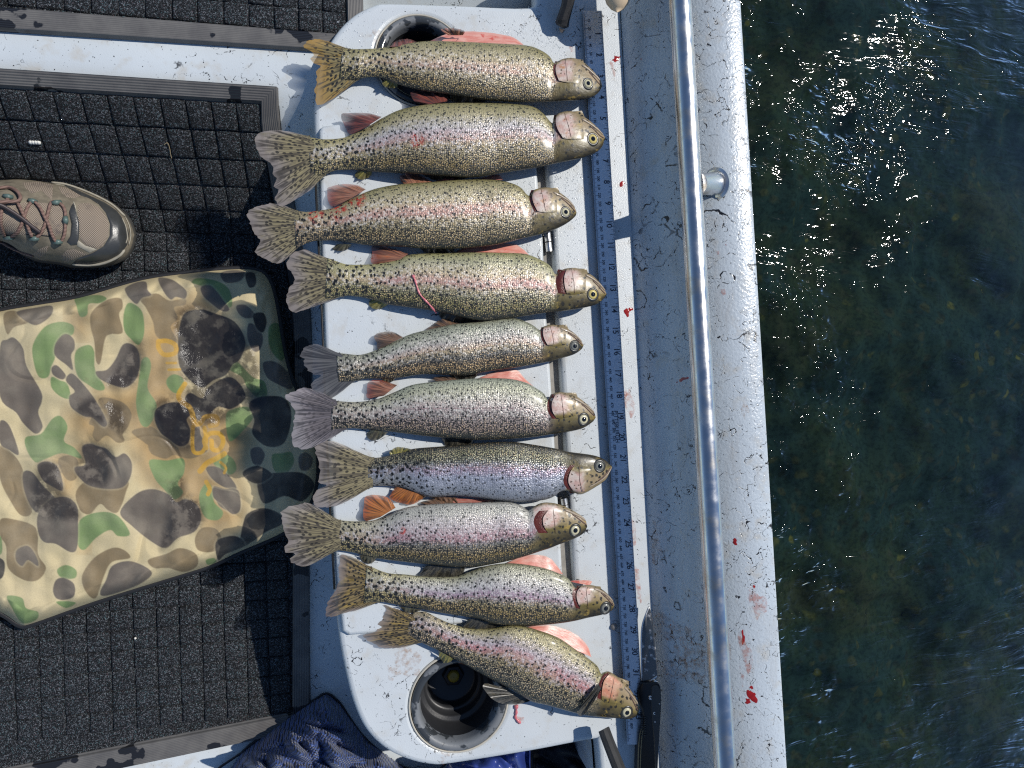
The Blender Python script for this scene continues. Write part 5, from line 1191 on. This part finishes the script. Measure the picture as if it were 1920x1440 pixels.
# ------------------------------------------------------------------ folding knife leaning on the gunwale
def build_knife():
    t = empty('folding_knife', W(1218, 1290, .01)); tag(t, 'open folding knife with silver blade and black handle at the lower end of the ruler', 'knife')
    def kz(px, py): return .0125 + .012 * (px - (1203 + .02 * (py - 1150))) / 34 - .004 * max(0, (1180 - py) / 40)
    bl = crom([(1217, 1137), (1211, 1152), (1205, 1172), (1203, 1195), (1203, 1235), (1204, 1278)], 4) + crom([(1233, 1272), (1232, 1245), (1228, 1195), (1223, 1155), (1217, 1137)], 4)[:-1]
    b = NB('wet_knife_steel'); p = b.pos(); sm_ = b.step(b.noise(p, 130, 4, .65), .55, .63)
    b.set(col=b.mix(sm_, (.15, .155, .155), (.66, .63, .60)), metal=b.step(sm_, 0, 1, .35, .0), rough=b.step(b.noise(p, 60, 3), .3, .7, .25, .45)); steel = b.m
    mb = MB(); mb.prism([W(x, y, kz(x, y)) for x, y in bl], .0026); o = mb.build('blade', steel, t, False); bevel(o, .0006, 2)
    ed = crom([(1217, 1138), (1210.5, 1153), (1204.5, 1172), (1202.5, 1195), (1202.5, 1235), (1203.5, 1276)], 4); mb = MB(); mb.tube([W(x, y, kz(x, y) + .0002) for x, y in ed], .0010, 6); mb.build('cutting_edge', plain('ground_edge', (.8, .8, .8), .35, metal=.6), o)
    mb = MB(); mb.tube([W(1213, 1281, kz(1213, 1281) + .001), W(1232, 1268, kz(1232, 1268) + .001)], .0009, 8); mb.build('bolster_bar', M['steel'], t)
    mb = MB(); mb.tube([W(1229, 1278, kz(1229, 1278) - .001), W(1229, 1278, kz(1229, 1278) + .0022)], .0024, 18); mb.build('thumb_stud', M['steel'], t)
    hd = crom([(1204, 1281), (1234, 1281), (1240, 1300), (1240, 1335), (1237, 1380), (1234, 1440), (1230, 1520), (1222, 1560)], 4) + crom([(1205, 1560), (1196, 1500), (1195, 1440), (1198, 1385), (1205, 1362), (1205, 1335), (1199, 1318), (1197, 1298), (1204, 1281)], 4)[:-1]
    black = plain('black_knife_handle', (.010, .010, .011), .38, bumps=.12); grey = plain('worn_dark_handle', (.045, .044, .042), .42, bumps=.15)
    mb = MB(); mb.prism([W(x, y, kz(x, y) + .0045) for x, y in hd], .011); o = mb.build('handle', black, t, False); bevel(o, .0018, 3)
    hs = crom([(1222, 1288), (1233, 1285), (1239, 1300), (1239, 1335), (1236, 1380), (1233, 1440), (1229, 1520)], 4) + [(1226, 1520), (1229, 1440), (1227, 1390), (1223, 1350), (1221, 1315)]
    mb = MB(); mb.prism([W(x, y, kz(x, y) + .0058) for x, y in hs], .002); o2 = mb.build('handle_scale', grey, t, False); bevel(o2, .0005, 2)
    for (x, y, r) in ((1220, 1308, .0026), (1227, 1337, .0017), (1236, 1319, .0008), (1228, 1353, .0010)):
        c = W(x, y, kz(x, y) + .0052); mb = MB(); mb.lathe(c, [(r, -.002), (r, .0008), (r * .8, .0012), (r * .45, .0011), (r * .4, .0004), (.0001, .0004)], 18); mb.build('screw', M['steel'], t)
    for i in range(9):
        for s in (0, 1):
            x, y = (1204 + 6.5 * s, 1345 + i * 4.2); c = W(x, y, kz(x, y) + .0048); mb = MB(); mb.tube([c + Vector((-.0016, 0, 0)), c + Vector((.0016, 0, 0))], .0008, 6); mb.build('grip_ridge', grey, t)
    q = crom([(1203, 1366), (1199, 1385), (1197, 1440), (1198, 1510)], 5); mb = MB(); mb.tube([W(x, y, kz(x, y) + .0046) for x, y in q], .0007, 6); mb.build('liner', plain('brass_liner', (.22, .19, .12), .4, metal=.6), t)
    q = crom([(1206, 1368), (1203, 1390), (1201, 1440), (1202, 1510)], 5); mb = MB(); mb.tube([W(x, y, kz(x, y) + .0046) for x, y in q], .0007, 6); mb.build('liner', bpy.data.materials['brass_liner'], t)
build_knife()

# ------------------------------------------------------------------ black handles at the top and bottom edge, cream knob
def bar_prism(name, parent, rows, mat):
    """rows: (left px, right px, y px, z mid, half height) -> a bar with a six-sided section"""
    V = []
    for (xl, yl, xr, yr, z, h) in rows:
        A = Vector((xl, yl)); B = Vector((xr, yr))
        for (s, dz) in ((0, 0), (.16, .75), (.45, 1), (.75, .85), (1, 0), (.8, -.9), (.2, -.9)):
            q = A + (B - A) * s; V.append(W(q.x, q.y, z + dz * h))
    n = 7; f = grid_faces(len(rows), n, True) + [tuple(range(n)), tuple((len(rows) - 1) * n + k for k in range(n - 1, -1, -1))]
    o = pyobj(name, V, f, mat, parent, False)
    bm = bmesh.new(); bm.from_mesh(o.data); bmesh.ops.recalc_face_normals(bm, faces=bm.faces); bm.to_mesh(o.data); bm.free(); return o
def build_handles():
    grip = plain('black_grip', (.022, .021, .021), .5, var=.5, scale=160, bumps=.25)
    t = empty('tool_handle', W(1058, 40, .02)); tag(t, 'black faceted tool handle reaching in over the top edge beside the ruler', 'tool')
    bar_prism('grip', t, [(1043, 46, 1058, 54, .009, .004), (1041, 42, 1066, 51, .010, .007), (1043, 36, 1068, 38, .013, .008), (1052, 10, 1076, 8, .021, .008), (1060, -40, 1088, -44, .036, .008), (1066, -130, 1100, -130, .06, .009)], grip)
    bar_prism('ferrule', t, [(1050, 60, 1055, 62, .0045, .002), (1047, 52, 1060, 56, .007, .003)], plain('dull_ferrule', (.25, .22, .20), .4, metal=.5))
    t = empty('tube_handle', W(1140, 1400, .03)); tag(t, 'black foam covered tube end at the bottom edge left of the knife', 'tube')
    bar_prism('foam_sleeve', t, [(1124, 1371, 1139, 1363, .024, .003), (1122, 1372, 1142, 1362, .025, .007), (1129, 1392, 1151, 1386, .028, .008), (1146, 1437, 1169, 1430, .034, .008), (1180, 1520, 1204, 1512, .05, .009), (1230, 1640, 1256, 1632, .07, .009)], plain('black_foam', (.03, .03, .03), .75, var=.5, scale=120, bumps=.5))
    # cream knob
    c = W(1158, -6, .034); t = empty('cream_knob', c); tag(t, 'cream coloured rounded knob poking in at the top edge above the ruler end', 'knob')
    V = []; n = 28
    prof = [(0, .0006), (.0035, .0075), (.009, .0125), (.018, .0158), (.032, .0168), (.050, .0160), (.068, .0150)]
    d = (W(1163, -150, .062) - W(1157, 22, .050)).normalized(); a = W(1157, 23, .050); x = d.cross(Vector((0, 0, 1))).normalized(); u = x.cross(d)
    for (s, r) in prof:
        for k in range(n):
            an = 2 * math.pi * k / n; V.append(a + d * s + x * (r * math.cos(an)) + u * (r * .8 * math.sin(an)))
    o = pyobj('knob_body', V, grid_faces(len(prof), n, True) + [tuple(range(n))], plain('cream_plastic', (.62, .48, .32), .5, var=.18, scale=70, bumps=.1), t)
    o.data.flip_normals()
build_handles()

# ------------------------------------------------------------------ blue mesh bag, blue sack, near-black cloth put in as shade
def cloth(name, label, cat, poly, hmax, mat, wr=.012, seed=0, z0=None, nx_=120, ny_=90, edge=.35):
    xs = [p[0] for p in poly]; ys = [p[1] for p in poly]; x0, x1, y0, y1 = min(xs), max(xs), min(ys), max(ys); P = [np.array(p, float) for p in poly]; V = []; ok = []
    for i in range(nx_):
        for j in range(ny_):
            px = x0 + (x1 - x0) * i / (nx_ - 1); py = y0 + (y1 - y0) * j / (ny_ - 1); I = inside(px, py, poly); dm = 1e9
            for q in range(len(P)):
                A, B = P[q], P[(q + 1) % len(P)]; d = B - A; tt_ = max(0, min(1, ((px - A[0]) * d[0] + (py - A[1]) * d[1]) / (d @ d + 1e-9))); dm = min(dm, math.hypot(px - A[0] - tt_ * d[0], py - A[1] - tt_ * d[1]))
            e = min(1, dm / (min(x1 - x0, y1 - y0) * edge)) if I else 0
            h = hmax * (1 - (1 - e) ** 2.4)
            r_ = abs(mnoise.noise((px * .010 + py * .012, px * .022 - py * .03, seed))) + .5 * abs(mnoise.noise((px * .03, py * .035, seed + 4)))
            h += wr * (r_ - .25) * min(1, e * 2.5)
            V.append(W(px, py, (Z_LO if z0 is None else z0) + .004 + h)); ok.append(I)
    f = [q for q in grid_faces(nx_, ny_) if sum(ok[k] for k in q) >= 3]
    o = pyobj(name, V, f, mat)
    bm = bmesh.new(); bm.from_mesh(o.data); bmesh.ops.delete(bm, geom=[v for v in bm.verts if not v.link_faces], context='VERTS'); bm.to_mesh(o.data); bm.free()
    if sum(pl.normal.z for pl in o.data.polygons) < 0: o.data.flip_normals()
    hem = [W(x, y, (Z_LO if z0 is None else z0) + .006) for x, y in crom(poly, 3, True)]; hem.append(hem[0]); mb = MB(); mb.tube(hem, .0016, 6, False); mb.build('hem', hemm, o)
    tag(o, label, cat); return o
hemm = plain('black_binding', (.012, .013, .018), .6)
def build_bags():
    b = NB('blue_mesh_cloth'); p = b.pos(); q = b.sep(p)
    r_ = b.mul(b.math('SINE', b.mul(b.add(q[0], b.mul(q[1], .25)), 1350)), b.math('SINE', b.mul(b.sub(q[1], b.mul(q[0], .25)), 1350)))
    hole = b.step(r_, -.15, .45)
    b.set(col=b.mix(hole, (.045, .085, .26), (.004, .006, .014)), rough=.38, spec=.6, sheen=.2, normal=b.bump(r_, .8, .0012)); mesh = b.m
    cloth('mesh_bag', 'crumpled navy blue mesh bag in the bottom left corner beside the tray', 'mesh bag', [(400, 1490), (452, 1412), (500, 1376), (548, 1340), (590, 1312), (613, 1300), (637, 1318), (655, 1345), (690, 1390), (760, 1440), (860, 1455), (880, 1520)], .100, mesh, .055, 3, None, 190, 90, .42)
    blue = plain('blue_vinyl', (.035, .06, .25), .3, var=.25, scale=25, coat=.3)
    cloth('blue_sack', 'shiny blue vinyl sack tucked under the lower edge of the tray', 'sack', [(820, 1480), (840, 1428), (900, 1405), (985, 1385), (997, 1408), (997, 1470), (990, 1520)], .055, blue, .03, 9, -.10, 70, 60, .3)
    blk = plain('shade_black', (.006, .007, .012), .7, var=.4, scale=50)
    cloth('shade_cloth', 'near-black cloth put in as the deep shade below the lower tray edge', 'dark cloth', [(985, 1520), (992, 1385), (1060, 1370), (1125, 1362), (1135, 1420), (1140, 1530)], .03, blk, .03, 14, -.12, 60, 60, .3)  # added cloth, its near-black colour stands in for deep shadow
build_bags()

# ------------------------------------------------------------------ blood, stains, droplets
b = NB('wet_blood'); a = b.attr('inner').outputs['Fac']; p = b.pos()
b.set(col=b.mix(b.noise(p, 300, 3), (.22, .008, .008), (.42, .02, .015)), rough=.15, coat=.5); M['blood'] = b.m
b = NB('thin_blood_smear'); a = b.attr('inner').outputs['Fac']; p = b.pos(); n = b.noise(p, 120, 4, .65)
b.set(col=(.52, .16, .10), rough=.5, alpha=b.mul(b.step(a, .0, .9), b.step(n, .38, .7, .02, .5))); M['smear'] = b.m
b = NB('rust_stain'); a = b.attr('inner').outputs['Fac']; p = b.pos(); n = b.noise(p, 150, 5, .7)
b.set(col=(.42, .20, .07), rough=.7, alpha=b.mul(b.step(a, .0, 1.0), b.step(n, .40, .75, .0, .42))); M['rust'] = b.m
def blot(cx, cy, r, seed, n=11, ang=0.0, asp=1.0):
    rr = random.Random(seed); out = []
    for k in range(n):
        a = 2 * math.pi * k / n; q = r * rr.uniform(.55, 1.25); x, y = q * math.cos(a) * asp, q * math.sin(a)
        out.append((cx + x * math.cos(ang) - y * math.sin(ang), cy + x * math.sin(ang) + y * math.cos(ang)))
    return [tuple(p) for p in crom(out, 3, True)]
def hz(px, py): return hull_z(px, py) if px > 1163 + .0514 * py else 0.0
for i, (cx, cy, r, ang, asp) in enumerate([(1283, 710, 5, -.35, 3.0), (1276, 714, 4, .2, 1.4), (1156, 110, 5, -.5, 1.6), (1176, 586, 5, 1.2, 1.6), (1182, 580, 3.5, .3, 1.3), (1166, 345, 4, -.6, 1.5), (1411, 1305, 10, 1.1, 1.3), (1405, 1316, 6, .5, 1.3), (1408, 1288, 4, 1.4, 1.8), (1394, 1195, 3.5, 1.5, 4.0), (1415, 1100, 3, .2, 1.2), (1424, 1158, 3, .2, 1.2), (1360, 459, 3, .1, 2.4), (1338, 1010, 3, .5, 1.5), (1377, 1016, 5, 1.2, 1.5), (1205, 110, 2.5, -.5, 2), (1422, 1380, 2.5, .4, 1.2), (1258, 1172, 2, .4, 1)]):
    patch('blood_drop', blot(cx, cy, r, 50 + i, 11, ang, asp), hz, M['blood'], HULL, .0005, 2)
for i, (cx, cy, r, ang, asp, m) in enumerate([(1336, 465, 5, 0, 1, 'smear'), (1346, 475, 5, .8, 1.5, 'smear'), (1357, 548, 6, 1.2, 1.2, 'smear'), (1246, 572, 3.5, 0, 1, 'smear'), (1396, 770, 9, 1.5, 3, 'rust'), (1250, 885, 12, 0, 1.8, 'rust'), (1400, 1225, 14, 1.3, 3, 'smear'), (1420, 1130, 16, 1.3, 2.2, 'smear'), (1391, 1270, 6, 1.4, 4, 'smear'), (1320, 1230, 30, .05, 2.5, 'rust'), (1270, 1185, 26, .6, 2.2, 'rust'), (1285, 1252, 24, .15, 3, 'rust'), (1222, 640, 10, 0, 1, 'rust'), (1180, 750, 10, 1.5, 3, 'smear'), (1230, 1020, 12, 1.5, 4, 'rust')]):
    patch('stain', blot(cx, cy, r, 90 + i, 11, ang, asp), hz, M[m], HULL, .0004, 3)
for i, (cx, cy, r, ang, asp, m) in enumerate([(737, 1261, 13, 1.2, 1.3, 'rust'), (760, 1235, 24, .8, 1.6, 'rust'), (835, 1412, 8, 1.5, 1.8, 'rust'), (830, 1425, 5, 1.5, 2, 'rust'), (975, 1352, 9, .3, 1.2, 'smear'), (708, 70, 14, .8, 1.3, 'rust'), (1073, 92, 6, .3, 1.3, 'smear'), (667, 355, 5, 0, 1, 'rust'), (1168, 745, 9, 1.5, 4, 'smear'), (1165, 800, 7, 1.5, 5, 'smear'), (1189, 1000, 7, 1.5, 6, 'smear'), (1196, 1100, 7, 1.5, 6, 'smear'), (1150, 130, 6, 1.3, 3, 'smear')]):
    patch('stain', blot(cx, cy, r, 190 + i, 11, ang, asp), tray_z, M[m], TRAY, .0005, 3)
def build_droplets():
    b = NB('water_drop'); b.set(col=(.75, .78, .8), rough=.10, spec=.9, coat=.6, coatr=.05, alpha=.55); mb = MB(); r_ = random.Random(3)
    spots = [(1040, 390, 60, 90, 260), (1060, 330, 45, 60, 120), (985, 365, 26, 50, 70), (985, 60, 85, 26, 130), (1050, 80, 40, 30, 80), (660, 70, 40, 40, 40), (985, 480, 22, 30, 50), (1075, 500, 25, 60, 80), (690, 210, 50, 30, 40), (1075, 620, 25, 60, 20)]
    for (cx, cy, sx, sy, n) in spots:
        for _ in range(n):
            px, py = r_.gauss(cx, sx * .5), r_.gauss(cy, sy * .5)
            if px > 1088 + .06 * py: continue
            z = tray_z(px, py)
            if 1003 + .053 * (py - 262) < px < 1030 + .053 * (py - 262) and 255 < py < 1150: continue
            c = W(px, py, z); r = .0006 * r_.uniform(.5, 1.7); ring = []
            for (q, h) in ((1, 0), (.8, .35), (.45, .55)):
                ring += [(c.x + r * q * math.cos(a * math.pi / 4), c.y + r * q * math.sin(a * math.pi / 4), c.z + r * h) for a in range(8)]
            ring.append((c.x, c.y, c.z + r * .62)); f = []
            for k in range(8):
                k2 = (k + 1) % 8; f += [(k, k2, 8 + k2, 8 + k), (8 + k, 8 + k2, 16 + k2, 16 + k), (16 + k, 16 + k2, 24)]
            mb.add(ring, f)
    o = mb.build('water_droplets', b.m, None, True, False); tag(o, 'fine water droplets sparkling on the white tray around the trout heads', 'droplets', kind='stuff')
build_droplets()
def build_bits():
    m = plain('bread_crumb', (.75, .73, .66), .8); r_ = random.Random(5)
    for i, (px, py, r, lab) in enumerate(((57, 266, .0035, 'white crumb on the mat above the shoe'), (253, 1197, .0022, 'small white crumb on the mat below the cushion'), (228, 1176, .0012, None))):
        if lab is None: continue
        mb = MB()
        for k in range(4 if i == 0 else 1):
            c = WF(px + k * 5, py + r_.uniform(-1, 1), .007); mb.lathe((c.x, c.y, c.z - .002), [(r * .6, 0), (r * .7, r * .5), (r * .3, r), (.0001, r * 1.05)], 9)
        o = mb.build('crumb', m); tag(o, lab, 'crumb')
    mb = MB(); q = crom([(307, 272), (314, 268), (318, 278), (320, 290), (322, 297)], 5); mb.tube([WF(x, y, .0075) for x, y in q], .0004, 5); o = mb.build('dry_stem', plain('dry_grass', (.38, .30, .18), .8)); tag(o, 'short curled dry stem on the mat right of the shoe', 'stem')
    # fish slime shreds and a pebble by the ruler
    c = W(1152, 1176, .003); mb = MB(); mb.lathe((c.x, c.y, c.z - .003), [(.0035, 0), (.004, .002), (.0028, .0042), (.0001, .005)], 14); o = mb.build('pebble', plain('grey_pebble', (.24, .23, .22), .5)); tag(o, 'small grey pebble wedged beside the lower part of the ruler', 'pebble')
build_bits()
